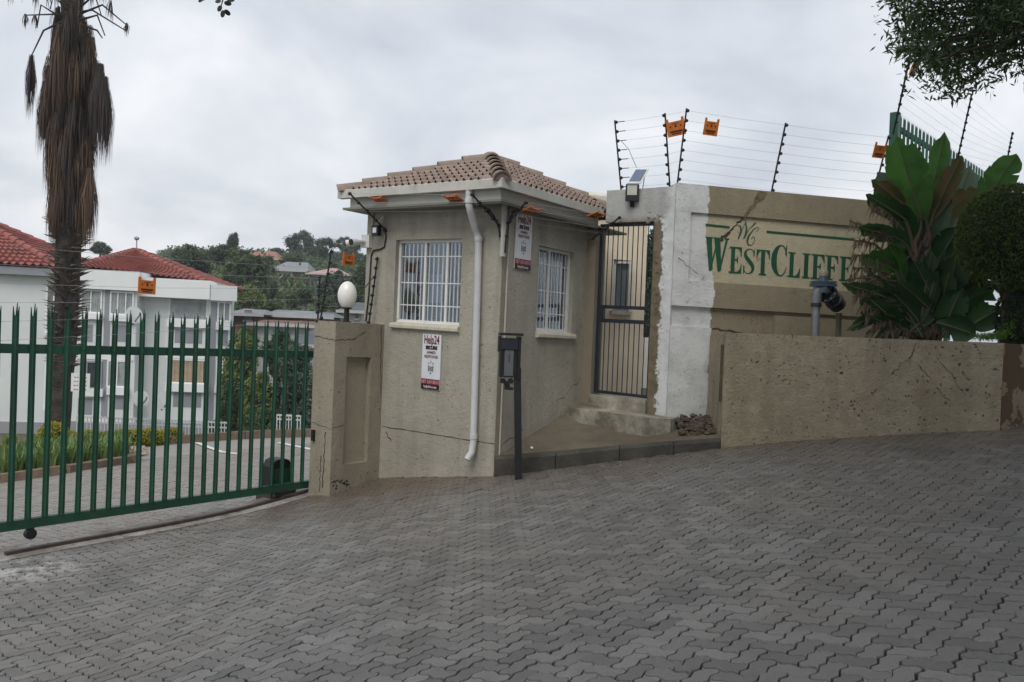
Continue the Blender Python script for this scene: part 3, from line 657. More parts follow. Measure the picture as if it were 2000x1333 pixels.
# eaves
OF, OR, OL, OB = -.32, -.22, 2.21, 2.32
mb = MB(); mb.box(HA, OF + .05, OB, OR + .05, OL - .04, EV - .004, EV + .02); build('soffit', mb, M_soffit, gh)
mb = MB(); mb.box(HA, OF + .075, OF + .10, OR + .075, OL - .14, 3.135, 3.30); build('front_fascia', mb, M_fascia, gh)
mb = MB(); mb.box(HA, OF + .103, 1.66, OR + .075, OR + .10, 3.135, 3.30); build('side_fascia', mb, M_fascia, gh)
def gutter(fr, t0, t1, name):
    # box gutter: outer face, bottom, rolled lip
    mb = MB(); pr = [(.0, 3.272), (.0, 3.362), (-.012, 3.372), (-.012, 3.362), (-.012, 3.282), (-.075, 3.282), (-.075, 3.272)]
    vs = [fr(t, n_, z) for t in (t0, t1) for n_, z in pr]; k = len(pr); mb.add(vs, [tuple(range(k)), tuple(range(2*k-1, k-1, -1))] + [(i, (i+1) % k, k + (i+1) % k, k + i) for i in range(k)])
    o_ = build(name, mb, M_gutter, gh)
    for q in (.35, .78): build('gutter_joint', MB().box(fr, t0 + (t1-t0)*q - .012, t0 + (t1-t0)*q + .012, -.002, .003, 3.268, 3.366), M_gutter, o_)
gutter(Fr(C + OF * U, V, -U), OR + .003, OL, 'front_gutter'); gutter(Fr(C + OR * V, U, -V), OF, 1.655, 'side_gutter')
# roof
RF, RR, RL, RB = -.27, -.17, 2.17, 2.27; AP = (1.0, 1.0); RZ = 3.335; RA = 3.90
roof = MB(); cs = [HA(RF, RR, RZ), HA(RB, RR, RZ), HA(RB, RL, RZ), HA(RF, RL, RZ), HA(AP[0], AP[1], RA)]
roof.add(cs, [(0, 1, 4), (1, 2, 4), (2, 3, 4), (3, 0, 4), (0, 3, 2, 1)]); roof = build('roof', roof, M_under, gh)
def tile_mesh(w, ln):
    vs = []; ns = 12
    for y, hgt, base in ((0, .056, .024), (ln, .018, .0)):
        for i in range(ns + 1):
            x = i / ns; h = hgt * max(0, math.sin(x * 2 * math.pi * 1.0 * 2 - .6)) ** .8 if True else 0
            vs.append(((x - .5) * w, y, base + h))
    for i in range(ns + 1):
        x = i / ns; vs.append((vs[i][0], 0.0, vs[i][2] - .011))
    fs = [(i, i + 1, ns + 2 + i, ns + 1 + i) for i in range(ns)] + [(2*(ns+1) + i, 2*(ns+1) + i + 1, i + 1, i) for i in range(ns)]
    me = bpy.data.meshes.new('roof_tile'); me.from_pydata(vs, [], fs); me.materials.append(M_tile); me.polygons.foreach_set('use_smooth', [True] * len(fs)); me.update(); return me
TW, TL_ = .195, .25; tmesh = tile_mesh(TW, TL_ + .03)
def tiles(p0, p1, apex, step_out=0.0):
    p0, p1, apex = map(np.array, (p0, p1, apex)); e = p1 - p0; Le = np.linalg.norm(e); ex = e / Le
    foot = p0 + ex * np.dot(apex - p0, ex); ey = apex - foot; Ls = np.linalg.norm(ey); ey = ey / Ls; ez = np.cross(ex, ey); xa = np.dot(apex - p0, ex)
    rows = int(Ls / (TL_ * .86)) + 1; pitch = Ls / rows
    for r_ in range(rows):
        s = r_ * pitch - .03; fmid = (s + pitch * .5) / Ls; x0 = xa * max(fmid, 0); x1 = Le + (xa - Le) * max(fmid, 0)
        nt_ = int(Le / TW) + 1
        for i in range(nt_):
            x = (i + .5) * TW
            if x < x0 + TW * .30 or x > x1 - TW * .30: continue
            o = bpy.data.objects.new('roof_tile', tmesh); COL.objects.link(o); o.parent = roof
            p = p0 + ex * x + ey * s + ez * .012 - wloc(roof); m = Matrix([[ex[k], ey[k], ez[k], p[k]] for k in range(3)] + [[0, 0, 0, 1]]); o.matrix_local = m @ Matrix.Rotation(jit(.012), 4, 'X')
# winding so that ez points up
tiles(cs[3], cs[0], cs[4]); tiles(cs[0], cs[1], cs[4]); tiles(cs[1], cs[2], cs[4]); tiles(cs[2], cs[3], cs[4])
for k in range(4):
    p, q = np.array(cs[k]), np.array(cs[4]); d = q - p; ln = np.linalg.norm(d); d /= ln; nn = 6; pit = (ln + .02) / nn; sx = np.cross(d, Z); sx /= np.linalg.norm(sx); up = np.cross(sx, d)
    for i in range(nn):
        mb = MB(); b0 = p + d * (i * pit - .05); vs = []; r0, r1 = .098, .080; ns = 8
        for (bb, rr, lift) in ((b0, r0, .045), (b0 + d * (pit + .05), r1, .022)):
            for rr2 in (rr, rr - .016):
                for j in range(ns + 1):
                    t = math.pi * j / ns; vs.append(bb + up * (lift + rr2 * math.sin(t) - .02) + sx * (math.cos(t) * rr2))
        m = ns + 1; fs = [(j, j+1, 2*m + j+1, 2*m + j) for j in range(ns)] + [(m + j, 3*m + j, 3*m + j + 1, m + j + 1) for j in range(ns)] + [(j, m + j, m + j + 1, j + 1) for j in range(ns)] + [(2*m + j, 2*m + j + 1, 3*m + j + 1, 3*m + j) for j in range(ns)]
        mb.add(vs, fs); h = build('hip_tile', mb, M_ridge, roof, smooth=True)
        mb = MB(); mb.add([vs[j] * .5 + vs[m + j] * .5 + d * .012 for j in range(ns + 1)], [tuple(range(ns + 1))])
        if i == 0: build('mortar_plug', mb, M_ridge, h, fix=False)
mb = MB(); mb.ell(cs[4] + Z * .045, .10, .10, .055, 10, 6); build('apex_cap', mb, M_ridge, roof, smooth=True)
# downpipe
p = [Fr(C, V, -U).px(917, 395, .285), HFRONT.px(930, 455, .05)]
mb = MB(); b0 = HFRONT.px(917, 390, .27)[0]; b1 = HFRONT.px(934, 470, .06)[0]; b2 = HFRONT.px(924, 862, .06)[0]
pp = [HFRONT(b0, .28, 3.28), HFRONT(b0, .275, 3.12), HFRONT(b0 - .01, .26, 3.06), HFRONT(b1 + .02, .085, 2.90), HFRONT(b1, .055, 2.82), HFRONT(b2, .055, .68), HFRONT(b2 + .005, .065, .56), HFRONT(b2 + .03, .11, .48)]
mb.tube(pp, .038, 12); dp = build('downpipe', mb, M_pipe, gh, smooth=True)
for z in (2.78, .70, 3.14):
    t = b1 + (b2 - b1) * (2.82 - z) / 2.14 if z < 3 else b0; build('pipe_collar', MB().tube([HFRONT(t, .055 if z < 3 else .278, z), HFRONT(t, .055 if z < 3 else .278, z + .05)], .044, 12), M_pipe, dp, smooth=True)
build('pipe_mouth_disc', MB().tube([HFRONT(b2 + .029, .109, .482), HFRONT(b2 + .031, .112, .477)], .033, 12), M_dark, dp)  # black disc on the closed pipe end, painting the shade of its hollow
# conduit strips on the corner and far corner
build('conduit', MB().tube([HRIGHT(.075, .012, .55), HRIGHT(.085, .012, 2.45), HRIGHT(.10, .012, 3.14)], .010, 6), M_sill, gh); build('conduit', MB().tube([HFRONT(1.93, .012, 2.86), HFRONT(1.93, .012, 3.14)], .012, 6), M_fascia, gh)
build('corner_strip', MB().box(HRIGHT, .0, .055, .001, .006, .35, 3.13), M_pier, gh)
# ------------------------------------------------------------------ things fixed to the guardhouse
def put_text(parent, fr, txt, size, t, z, n_, mat, flip=-1, bold=0.0, name='lettering', sx=1.0):
    vs, fs = text_faces(txt, size, bold)
    return build(name, MB().add([fr(t + flip * v[0] * sx, n_, z + v[1]) for v in vs], fs), mat, parent, fix=False)
def security_sign(fr, tl, tr, z0, z1, label, flip):
    w = abs(tr - tl); tm = (tl + tr) / 2; h = z1 - z0; s = thing('security_sign', label, 'sign', fr(tm, .01, z0), 'security signs on the guardhouse')
    k = h / .61
    build('board', MB().box(fr, tm - w/2, tm + w/2, .004, .016, z0, z1), M_signwhite, s)
    build('number_band', MB().box(fr, tm - w/2 + .001, tm + w/2 - .001, .0165, .0185, z0 + .055 * k, z0 + .115 * k), M_maroon, s); build('web_band', MB().box(fr, tm - w/2 + .001, tm + w/2 - .001, .0165, .0185, z0 + .002, z0 + .055 * k), M_darkmar, s)
    put_text(s, fr, 'Help24', .135 * k, tm, z1 - .105 * k, .0195, M_maroon, flip, .003, sx=w / .50 * 1.05); put_text(s, fr, 'SECURE', .050 * k, tm, z1 - .165 * k, .0195, M_darkmar, flip, .004, sx=w / .27 * .95); put_text(s, fr, 'ARMED', .042 * k, tm, z1 - .215 * k, .0195, M_maroon, flip, .0008, sx=w / .27 * .95); put_text(s, fr, 'RESPONSE', .045 * k, tm, z1 - .262 * k, .0195, M_maroon, flip, .0008, sx=w / .27 * .95)
    zc = z1 - .375 * k; em = MB()
    for a in (-50, 0, 50):
        c_, s_ = math.sin(math.radians(a)), math.cos(math.radians(a)); em.ribbon(fr, [(tm + c_ * .03, zc + .025 + s_ * .03, .012), (tm + c_ * .055, zc + .025 + s_ * .062, .006)], .0193)
    for q, ww in ((.012, .07), (-.006, .078), (-.024, .062)): em.ribbon(fr, [(tm - ww/2, zc + q, .011), (tm + ww/2, zc + q + .002, .011)], .0193)
    em.ribbon(fr, [(tm - .034, zc + .03, .012), (tm - .034, zc - .04, .006)], .0197); em.ribbon(fr, [(tm + .034, zc + .03, .012), (tm + .034, zc - .04, .006)], .0197); em.ribbon(fr, [(tm - .01, zc - .055, .018), (tm + .01, zc - .055, .018)], .0193)
    build('emblem', em, M_greyink, s, fix=False)
    put_text(s, fr, 'SAFER TOGETHER', .024 * k, tm, z0 + .128 * k, .0195, M_greyink, flip, .0003, sx=w / .27) if False else None
    put_text(s, fr, '087 654 8010', .058 * k, tm, z0 + .064 * k, .0195, M_pink, flip, .0012, sx=w / .27 * .80); put_text(s, fr, 'help24.co.za', .036 * k, tm, z0 + .018 * k, .0195, M_signwhite, flip, .0008, sx=w / .27 * 1.05)
    return s
security_sign(HFRONT, 1.055, .780, 1.155, 1.765, 'white security company sign under the three-light window', -1)
security_sign(HRIGHT, .205, .495, 2.52, 3.115, 'white security company sign high up near the guardhouse corner', 1)
# small flood lamp
fl = thing('flood_lamp', 'small black flood lamp below the eaves of the guardhouse', 'lamp', HFRONT(1.76, .06, 2.93))
build('bracket', MB().bar(HFRONT(1.76, 0, 3.08), HFRONT(1.76, .08, 2.98), .02, .05), M_white, fl)
build('housing', MB().box(Fr(HFRONT(1.78, .10, 2.92), HFRONT.e1, HFRONT.e2), -.05, .05, -.04, .02, -.06, .06), M_black, fl); build('lens', MB().box(Fr(HFRONT(1.78, .10, 2.92), HFRONT.e1, HFRONT.e2), -.03, .03, .0205, .024, -.03, .03), M_signwhite, fl)
cb = [HFRONT(1.72, .02, 2.96), HFRONT(1.70, .012, 2.86), HFRONT(1.72, .012, 2.74), HFRONT(1.80, .012, 2.71), HFRONT(1.90, .012, 2.70), HFRONT(1.935, .012, 2.64), HFRONT(1.95, .012, 2.2), HFRONT(1.985, .012, 1.86)]
build('cable', MB().tube(cb, .009, 6), M_black, fl)
# twin cctv camera
cc = thing('security_camera', 'white twin security camera on the far corner of the guardhouse', 'camera', HFRONT(1.98, .05, 2.78))
build('junction_box', MB().box(HFRONT, 1.93, 2.06, .002, .06, 2.73, 2.88), M_white, cc)
for dt, dn, dz in ((.16, .16, -.03), (.02, .20, -.02)):
    p0 = HFRONT(2.0, .05, 2.80); p1 = HFRONT(2.0 + dt, .05 + dn, 2.79 + dz); d_ = (p1 - p0); cbm = build('camera_body', MB().tube([p0, p0 + d_ * .55, p0 + d_ * .6, p1], [.018, .026, .040, .042], 10), M_white, cc, smooth=True); build('lens', MB().tube([p1, p1 + d_ * .06], .037, 10), M_black, cbm)
# corner bracket with curved conduit under the eaves
eb = thing('corner_bracket', 'grey post bracket with curved black wires under the guardhouse eaves corner', 'bracket', HA(-.02, -.02, 2.6))
build('post', MB().tube([HA(-.03, -.03, 2.62), HA(-.03, -.03, 3.148)], .032, 8), M_fascia, eb)
for d_ in ((-.25, .12), (.12, -.06)):
    pts = [HA(-.035 + d_[0] * (q ** 2) , -.035 + d_[1] * (q ** 2) + (0.02 if d_[0] < 0 else -.03), 2.66 + .45 * math.sin(q * math.pi / 2)) for q in np.linspace(0, 1, 9)]; o = build('curved_wire', MB().tube(pts, .011, 6), M_black, eb)
    for p_ in pts[2::2]: build('insulator', MB().ell(p_, .02, .02, .02, 8, 5), M_insul, o)

# ------------------------------------------------------------------ electric fences
def warning_sign(o, ex, ez, label, w=.20, h=.20):
    ex, ez = np.array(ex, float), np.array(ez, float); ex /= np.linalg.norm(ex); ez -= ex * np.dot(ex, ez); ez /= np.linalg.norm(ez); fr = Fr(o, ex, np.cross(ex, ez), ez)
    s = thing('warning_sign', label, 'sign', o, 'orange warning signs on the electric fences'); b_ = MB(); pts = [(-w/2, -h/2), (w/2, -h/2), (w/2, h*.48), (w*.36, h*.48), (w*.34, h*.30), (-w*.34, h*.30), (-w*.36, h*.48), (-w/2, h*.48)]
    b_.poly(fr, pts, .004, .008); b_.poly(fr, pts, -.004); build('plate', b_, M_orange, s)
    for sg in (1, -1):
        m = MB()
        for r_ in ((-.34, -.30, .34, -.20), (-.26, -.40, .26, -.34), (-.05, -.02, .06, .12), (-.32, .0, -.24, .08), (.24, .0, .32, .08), (-.2, .17, .2, .20)):
            m.poly(fr, [(r_[0]*w, r_[1]*h), (r_[2]*w, r_[1]*h), (r_[2]*w, r_[3]*h), (r_[0]*w, r_[3]*h)], .0055 * sg)
        build('print', m, M_ink, s, fix=False)
    return s
def epost(parent, p, q, k, side, r=.010, first=.06):
    p, q = np.array(p, float), np.array(q, float); o = build('post', MB().tube([p, q], r, 6), M_black, parent); pts = []
    for i in range(k):
        c_ = p + (q - p) * (first + (1 - first - .03) * i / (k - 1)); pts.append(c_ + side * .028); build('insulator', MB().ell(c_ + side * .014, .024, .024, .020, 8, 5), M_insul, o)
    return pts
def wires(parent, rows, r=.0012, sag=.006):
    for a, b_ in zip(rows[:-1], rows[1:]):
        for p, q in zip(a, b_):
            m = (p + q) / 2 - V3(0, 0, sag * np.linalg.norm(q - p)); build('wire', MB().tube([p, m, q], r, 4, cap=False), M_galv, parent, fix=False)
NW = 8
ef = thing('electric_fence', 'electric fence of black posts and thin wires along the top of the sign wall', 'electric fence', SIGN(.8, -.08, 3.58))
def tip(fr, t, n_, z0, hgt, out): return fr(t, n_, z0), fr(t, n_ + out, z0 + hgt)
pA = tip(DOOR, DOOR.px(1207, 366)[0], -.08, 3.585, .78, .22); pB = tip(DOOR, 1.02, -.08, 3.585, .80, .20); pC = tip(SIGN, .03, -.06, 3.585, .80, .17); pD = tip(SIGN, 1.18, -.06, 3.56, .76, .26); pE = tip(SIGN, 2.48, -.06, 3.55, .76, .26)
rowA = epost(ef, *pA, NW, DOOR.e1 * 1.0); rowB = epost(ef, *pB, NW, -DOOR.e1); rowC = epost(ef, *pC, NW, SIGN.e1); rowD = epost(ef, *pD, NW, SIGN.e1); rowE = epost(ef, *pE, NW, SIGN.e1)
for p_ in rowA:
    build('strain_rod', MB().tube([p_, p_ + DOOR.e1 * .10], .005, 5), M_black, ef)
wires(ef, [[p_ + DOOR.e1 * .1 for p_ in rowA], rowB]); wires(ef, [rowB, rowC, rowD, rowE])
build('jumper_wire', MB().tube([rowA[5] + DOOR.e1 * .03, rowA[4] + DOOR.e1 * .12, rowA[2] + DOOR.e1 * .2], .003, 5), M_black, ef)
def on_rows(r0, r1, f, i): return (r0[i] * (1 - f) + r1[i] * f)
c_ = (on_rows(rowB, rowC, .5, 6) + on_rows(rowB, rowC, .5, 5)) / 2; warning_sign(c_ + V3(0, -.02, .01), rowC[5] - rowB[5], pB[1] - pB[0], 'orange warning sign between the two close fence posts above the wall corner')
c_ = (on_rows(rowC, rowD, .24, 6) + on_rows(rowC, rowD, .24, 5)) / 2 + V3(0, -.02, .02); warning_sign(c_, rowD[5] - rowC[5], pC[1] - pC[0], 'orange warning sign on the wires just right of the wall corner posts', .165, .19)
c_ = (on_rows(rowD, rowE, .92, 6) + on_rows(rowD, rowE, .92, 5)) / 2 + V3(0, -.02, .0); warning_sign(c_, rowD[5] - rowE[5], pE[1] - pE[0], 'orange warning sign on the wires beside the green corner post', .15, .18)
# on the gate pier and over the gate
ep = thing('electric_fence', 'electric fence wires over the sliding gate and the gate pier', 'electric fence', HA(-.5, 1.9, 1.84))
q1 = (HA(-.72, 2.0, 1.80), HA(-.72, 1.99, 2.33)); q2 = (HA(-.70, 1.98, 1.82), HA(-.62, 1.93, 2.64)); q3 = (HA(-.12, 1.82, 1.80), HA(-.035, 1.80, 2.62)); q0 = (GATE(-4.6, 0, 1.40), GATE(-4.6, -.05, 2.3))
r2 = epost(ep, *q2, 7, -HA.e2 * .6, .010); r3 = epost(ep, *q3, 8, -HA.e1 * .5, .010); r1 = epost(ep, *q1, 6, -HA.e1 * .6, .010); r0 = epost(ep, *q0, 6, HA.e1 * .6, .010)
wires(ep, [r2[1:], r3[2:]], .0014); wires(ep, [r0, [a * .4 + b_ * .6 for a, b_ in zip(r1, r2)]], .0014)
build('brace', MB().tube([HA(-.26, 1.9, 2.12), HA(-.08, 1.81, 2.38)], .007, 6), M_black, ep)
wp = at(681, 506, 9.27); warning_sign(wp, HA.e1, q2[1] - q2[0], 'orange warning sign on the wires above the globe lamp', .17, .155)
warning_sign(at(287, 558, 7.42), HA.e1, V3(0, 0, 1), 'orange warning sign on the wires above the sliding gate', .165, .155)
# under the eaves of the guardhouse
ee = thing('electric_fence', 'electric fence brackets and wires around the eaves of the guardhouse', 'electric fence', HA(0, 1, 3.05))
e1 = (HFRONT(1.70, .0, 2.92), HFRONT(1.86, .46, 3.30)); e2_ = (HFRONT(.02, .0, 2.92), HFRONT(.06, .46, 3.20)); e3 = (HRIGHT(1.60, .10, 3.0), HRIGHT(1.62, .46, 3.26)); e4 = (HRIGHT(.0, .0, 2.92), HRIGHT(-.1, .36, 3.16))
R1 = epost(ee, *e1, 5, HFRONT.e2 * .2); R2 = epost(ee, *e2_, 5, HFRONT.e2 * .2); R3 = epost(ee, *e3, 5, HRIGHT.e2 * .2); R4 = epost(ee, *e4, 5, HRIGHT.e2 * .2)
wires(ee, [R1, R2], .0018, .002); wires(ee, [R4, R3], .0018, .002)
for (x, y, d, ax, lab) in ((742, 391, 9.2, V, 'orange warning sign tilted under the far end of the guardhouse front gutter'), (886, 388, 8.5, V, 'orange warning sign tilted under the front gutter beside the downpipe'), (1037, 411, 8.55, U, 'orange warning sign tilted under the eaves above the high security sign'), (1166, 420, 9.2, U, 'orange warning sign tilted under the eaves beside the pedestrian gate')):
    dirs = (-U * .95 + Z * .30) if ax is V else (-V * .95 + Z * .30); warning_sign(at(x, y, d), ax if ax is U else -V, dirs, lab, .19, .17)

# ------------------------------------------------------------------ wall with the pedestrian gate
dw = thing('gate_wall', 'weathered grey and white plastered wall around the pedestrian gate', 'wall', DOOR(.6, -.1, .4))
build('jamb', MB().box(DOOR, .0, .13, -.22, .0, .3, 3.13), M_doorwall, dw)
build('pillar', MB().box(DOOR, .885, 1.128, -.24, .0, .3, 3.588), M_doorwall, dw)
build('lintel', MB().box(DOOR, .245, .883, -.24, -.002, 3.205, 3.586), M_doorwall, dw)
mb = MB()
for i in range(46):                      # crumbling plaster lip round the opening
    z = random.uniform(1.1, 3.3); t = .885 + random.uniform(.05, .16); r_ = random.uniform(.006, .02); mb.ell(DOOR(t, .002, z), r_, .006, r_ * 1.6, 6, 4, .6)
for i in range(14): r_ = random.uniform(.008, .022); mb.ell(DOOR(random.uniform(.8, 1.0), .0, random.uniform(3.19, 3.32)), r_ * 1.5, .008, r_, 6, 4, .6)
o = build('plaster_crumbs', mb, M_doorwall, dw); o['kind'] = 'stuff'
pg = thing('pedestrian_gate', 'dark blue steel bar gate in the wall beside the guardhouse', 'gate', DOOR(.5, -.03, 1.17))
n0, n1 = -.075, -.035; L_, R_, B0, T0 = .155, .872, 1.185, 3.195
for nm, bx_ in (('stile', (L_, L_ + .04, B0, T0)), ('stile', (R_ - .018, R_, B0, T0)), ('top_rail', (L_ + .04, R_ - .018, T0 - .03, T0)), ('bottom_rail', (L_ + .04, R_ - .018, B0, B0 + .035)), ('lock_rail', (L_ + .04, R_ - .018, 2.195, 2.235)), ('lock_rail', (L_ + .04, R_ - .018, 2.03, 2.075))):
    build(nm, MB().box(DOOR, bx_[0], bx_[1], n0, n1, bx_[2], bx_[3]), M_blue, pg)
build('lock_box', MB().box(DOOR, L_ + .04, L_ + .09, n0 - .003, n1 + .003, 2.075, 2.195), M_blue, pg)
for i in range(9):
    t = L_ + .04 + (R_ - L_ - .058) * (i + 1) / 10
    build('bar', MB().tube([DOOR(t, -.055, 2.235), DOOR(t, -.055, T0 - .03)], .0065, 6), M_blue, pg); build('bar', MB().tube([DOOR(t, -.055, B0 + .035), DOOR(t, -.055, 2.03)], .0065, 6), M_blue, pg)
# inner building seen through the gate
INN = Fr(DOOR(.0, -1.25, 0), dirn(2600, 725), -dirn(2600, 725)[[1, 0, 2]] * V3(-1, 1, 0)); INN = Fr(DOOR(-.3, -1.1, 0), V3(.93, .37, 0), V3(.37, -.93, 0))
ib = thing('inner_building', 'beige building with an open window behind the pedestrian gate', 'building', INN(.6, -.1, .9))
tA = INN.px(1262, 520)[0]; wl, wt_ = INN.px(1199, 505); wr, wb_ = INN.px(1229, 605)
iw = dict(l=wl, r=wr, t=INN.px(1215, 508)[1], b=INN.px(1215, 608)[1]); mb = MB(); wall_with_hole(mb, INN, -.9, tA, .6, 3.75, iw, -.2); mb.box(Fr(INN(tA, 0, 0), -INN.e2, INN.e1), .2, 2.5, -.2, 0, .6, 3.75); build('wall', mb, simple('inner_wall', (.84, .73, .57), .85, .12, 2, .004, 50), ib, fix=False)
build('window_sill', MB().box(INN, iw['l'] - .03, iw['r'] + .02, 0, .05, iw['b'] - .05, iw['b']), M_sill, ib)
wn_ = build('window_frame', MB().box(INN, iw['l'], iw['r'], -.1, -.06, iw['t'] - .03, iw['t']), M_white, ib)
SASH = Fr(INN(iw['l'] + .03, -.08, 0), INN.e1 * .8 + INN.e2 * .6, INN.e2); sw = (iw['r'] - iw['l']) * .9
build('open_sash', MB().box(SASH, 0, .03, 0, .03, iw['b'] + .02, iw['t'] - .02).box(SASH, sw - .03, sw, 0, .03, iw['b'] + .02, iw['t'] - .02).box(SASH, .03, sw - .03, 0, .03, iw['t'] - .05, iw['t'] - .02), M_white, wn_, fix=False); build('pane', MB().box(SASH, .03, sw - .03, .012, .016, iw['b'] + .02, iw['t'] - .05), M_glass, wn_); build('curtain', MB().box(INN, iw['l'] + .002, iw['r'] - .002, -.13, -.125, iw['b'], iw['t']), simple('pale_curtain', (.55, .58, .63), .9, .1), ib)
eave = MB(); eave.box(INN, -.9, tA + .35, -.3, .10, 3.62, 3.70); build('eaves', eave, M_white, ib)
dwell = INN(tA + .06, -2.6, 0)

# ------------------------------------------------------------------ sign wall
sw_ = thing('sign_wall', 'brown plastered boundary wall with a cream panel reading WESTCLIFFE', 'wall', SIGN(1.4, -.1, .5))
T1 = 3.05; build('core', MB().box(SIGN, .0, T1, -.24, -.045, .3, 3.58), M_sign, sw_)
build('sign_panel', MB().box(SIGN, .187, T1, -.044, -.028, 2.505, 3.268), M_cream, sw_)
build('top_band', MB().box(SIGN, .0, T1 + .001, -.0445, .0, 3.27, 3.583), M_sign, sw_); build('stile', MB().box(SIGN, .0, .185, -.0445, -.0005, 2.215, 3.269), M_sign, sw_); build('middle_band', MB().box(SIGN, .1855, T1 + .001, -.0445, -.001, 2.215, 2.503), M_sign, sw_)
build('plinth', MB().box(SIGN, 1.26, T1 + .002, -.044, .02, .3, 2.17), M_sign, sw_); build('plinth_step', MB().box(SIGN, .0, 1.258, -.0445, -.012, .3, 1.985), M_sign, sw_)
mb = MB(); sc_ = [(1.00, 3.60), (1.10, 3.58), (1.06, 3.50), (.98, 3.46), (.96, 3.40), (.90, 3.36), (.86, 3.28), (.80, 3.275), (.85, 3.34), (.88, 3.40), (.93, 3.44), (.95, 3.52)]; sc_ = [(t + .0, z - .02) for t, z in sc_]; mb.poly(SIGN, sc_, .0025); build('plaster_scar', mb, M_scar, sw_, fix=False)
mb = MB(); mb.ribbon(SIGN, crack(wiggle((.83, 3.265), (.62, 3.02), 10, .015), .022), -.0255); mb.ribbon(SIGN, crack(wiggle((.66, 3.08), (.56, 2.98), 6, .02), .03), -.0253); mb.ribbon(SIGN, crack(wiggle((.05, 2.75), (.30, 2.58), 7, .015), .008), .0015); mb.ribbon(SIGN, crack(wiggle((.5, 1.975), (1.0, 1.93), 9, .015), .02), -.010); build('crack_line', mb, M_crack, sw_, fix=False, kind='stuff')
# painted lettering
PN = -.0265; _lift = [0]
def pn():
    _lift[0] = (_lift[0] + 1) % 12; return PN + .00035 * _lift[0]
def lx(v): return SIGN.px(1360 + v / 6.25, 520, -.028)[0]
SEG = {
 'E': [[(.14, 0), (.44, 0), (.44, 1), (.14, 1)], [(0, .94), (.96, .94), (.96, 1), (0, 1)], [(0, 0), (.98, 0), (.98, .065), (0, .065)], [(.66, .95), (.96, .95), (.96, .66), (.90, .66), (.84, .84)], [(.42, .475), (.64, .475), (.64, .54), (.42, .54)], [(.55, .50), (.70, .34), (.70, .68)], [(.66, .05), (.98, .05), (1.0, .36), (.94, .36), (.86, .18)]],
 'F': [[(.16, 0), (.46, 0), (.46, 1), (.16, 1)], [(0, .94), (.98, .94), (.98, 1), (0, 1)], [(0, 0), (.62, 0), (.62, .055), (0, .055)], [(.68, .95), (.98, .95), (1.0, .66), (.94, .66), (.86, .84)], [(.44, .475), (.66, .475), (.66, .54), (.44, .54)], [(.56, .50), (.74, .32), (.74, .68)]],
 'T': [[(.35, 0), (.65, 0), (.65, 1), (.35, 1)], [(0, .94), (1, .94), (1, 1), (0, 1)], [(.2, 0), (.8, 0), (.76, .06), (.24, .06)], [(0, .95), (.26, .95), (.1, .80), (.05, .64), (0, .64)], [(1, .95), (.74, .95), (.9, .80), (.95, .64), (1, .64)]],
 'L': [[(.14, 0), (.46, 0), (.46, 1), (.14, 1)], [(0, .945), (.6, .945), (.6, 1), (0, 1)], [(0, 0), (.98, 0), (.98, .065), (0, .065)], [(.6, .05), (.98, .05), (1.0, .38), (.94, .38), (.84, .2)]],
 'I': [[(.24, 0), (.78, 0), (.78, 1), (.24, 1)], [(0, .94), (1, .94), (1, 1), (0, 1)], [(0, 0), (1, 0), (1, .06), (0, .06)]],
 'W': [[(.03, 1), (.27, 1), (.36, .06), (.28, 0), (.20, .0)], [(.22, 0), (.29, 0), (.54, .92), (.48, .92)], [(.36, 1), (.62, 1), (.72, .06), (.64, 0), (.56, 0)], [(.60, 0), (.67, 0), (.95, .98), (.86, .98)], [(0, .955), (.32, .955), (.32, 1), (0, 1)], [(.34, .955), (.66, .955), (.66, 1), (.34, 1)], [(.78, .955), (1, .955), (1, 1), (.78, 1)]]}
RIB = {'S': [(.90, .70, .05), (.86, .86, .06), (.70, .955, .07), (.48, .97, .07), (.25, .90, .15), (.17, .77, .25), (.28, .64, .30), (.5, .52, .32), (.74, .38, .32), (.85, .24, .26), (.76, .10, .16), (.52, .03, .07), (.28, .05, .07), (.13, .15, .06), (.07, .34, .05)],
       'C': [(.95, .66, .04), (.90, .82, .06), (.76, .945, .06), (.58, .97, .07), (.36, .89, .20), (.20, .70, .32), (.16, .5, .36), (.20, .3, .32), (.36, .11, .20), (.58, .03, .07), (.78, .07, .06), (.92, .19, .05), (.97, .32, .04)]}
def base_z(v): return 2.622
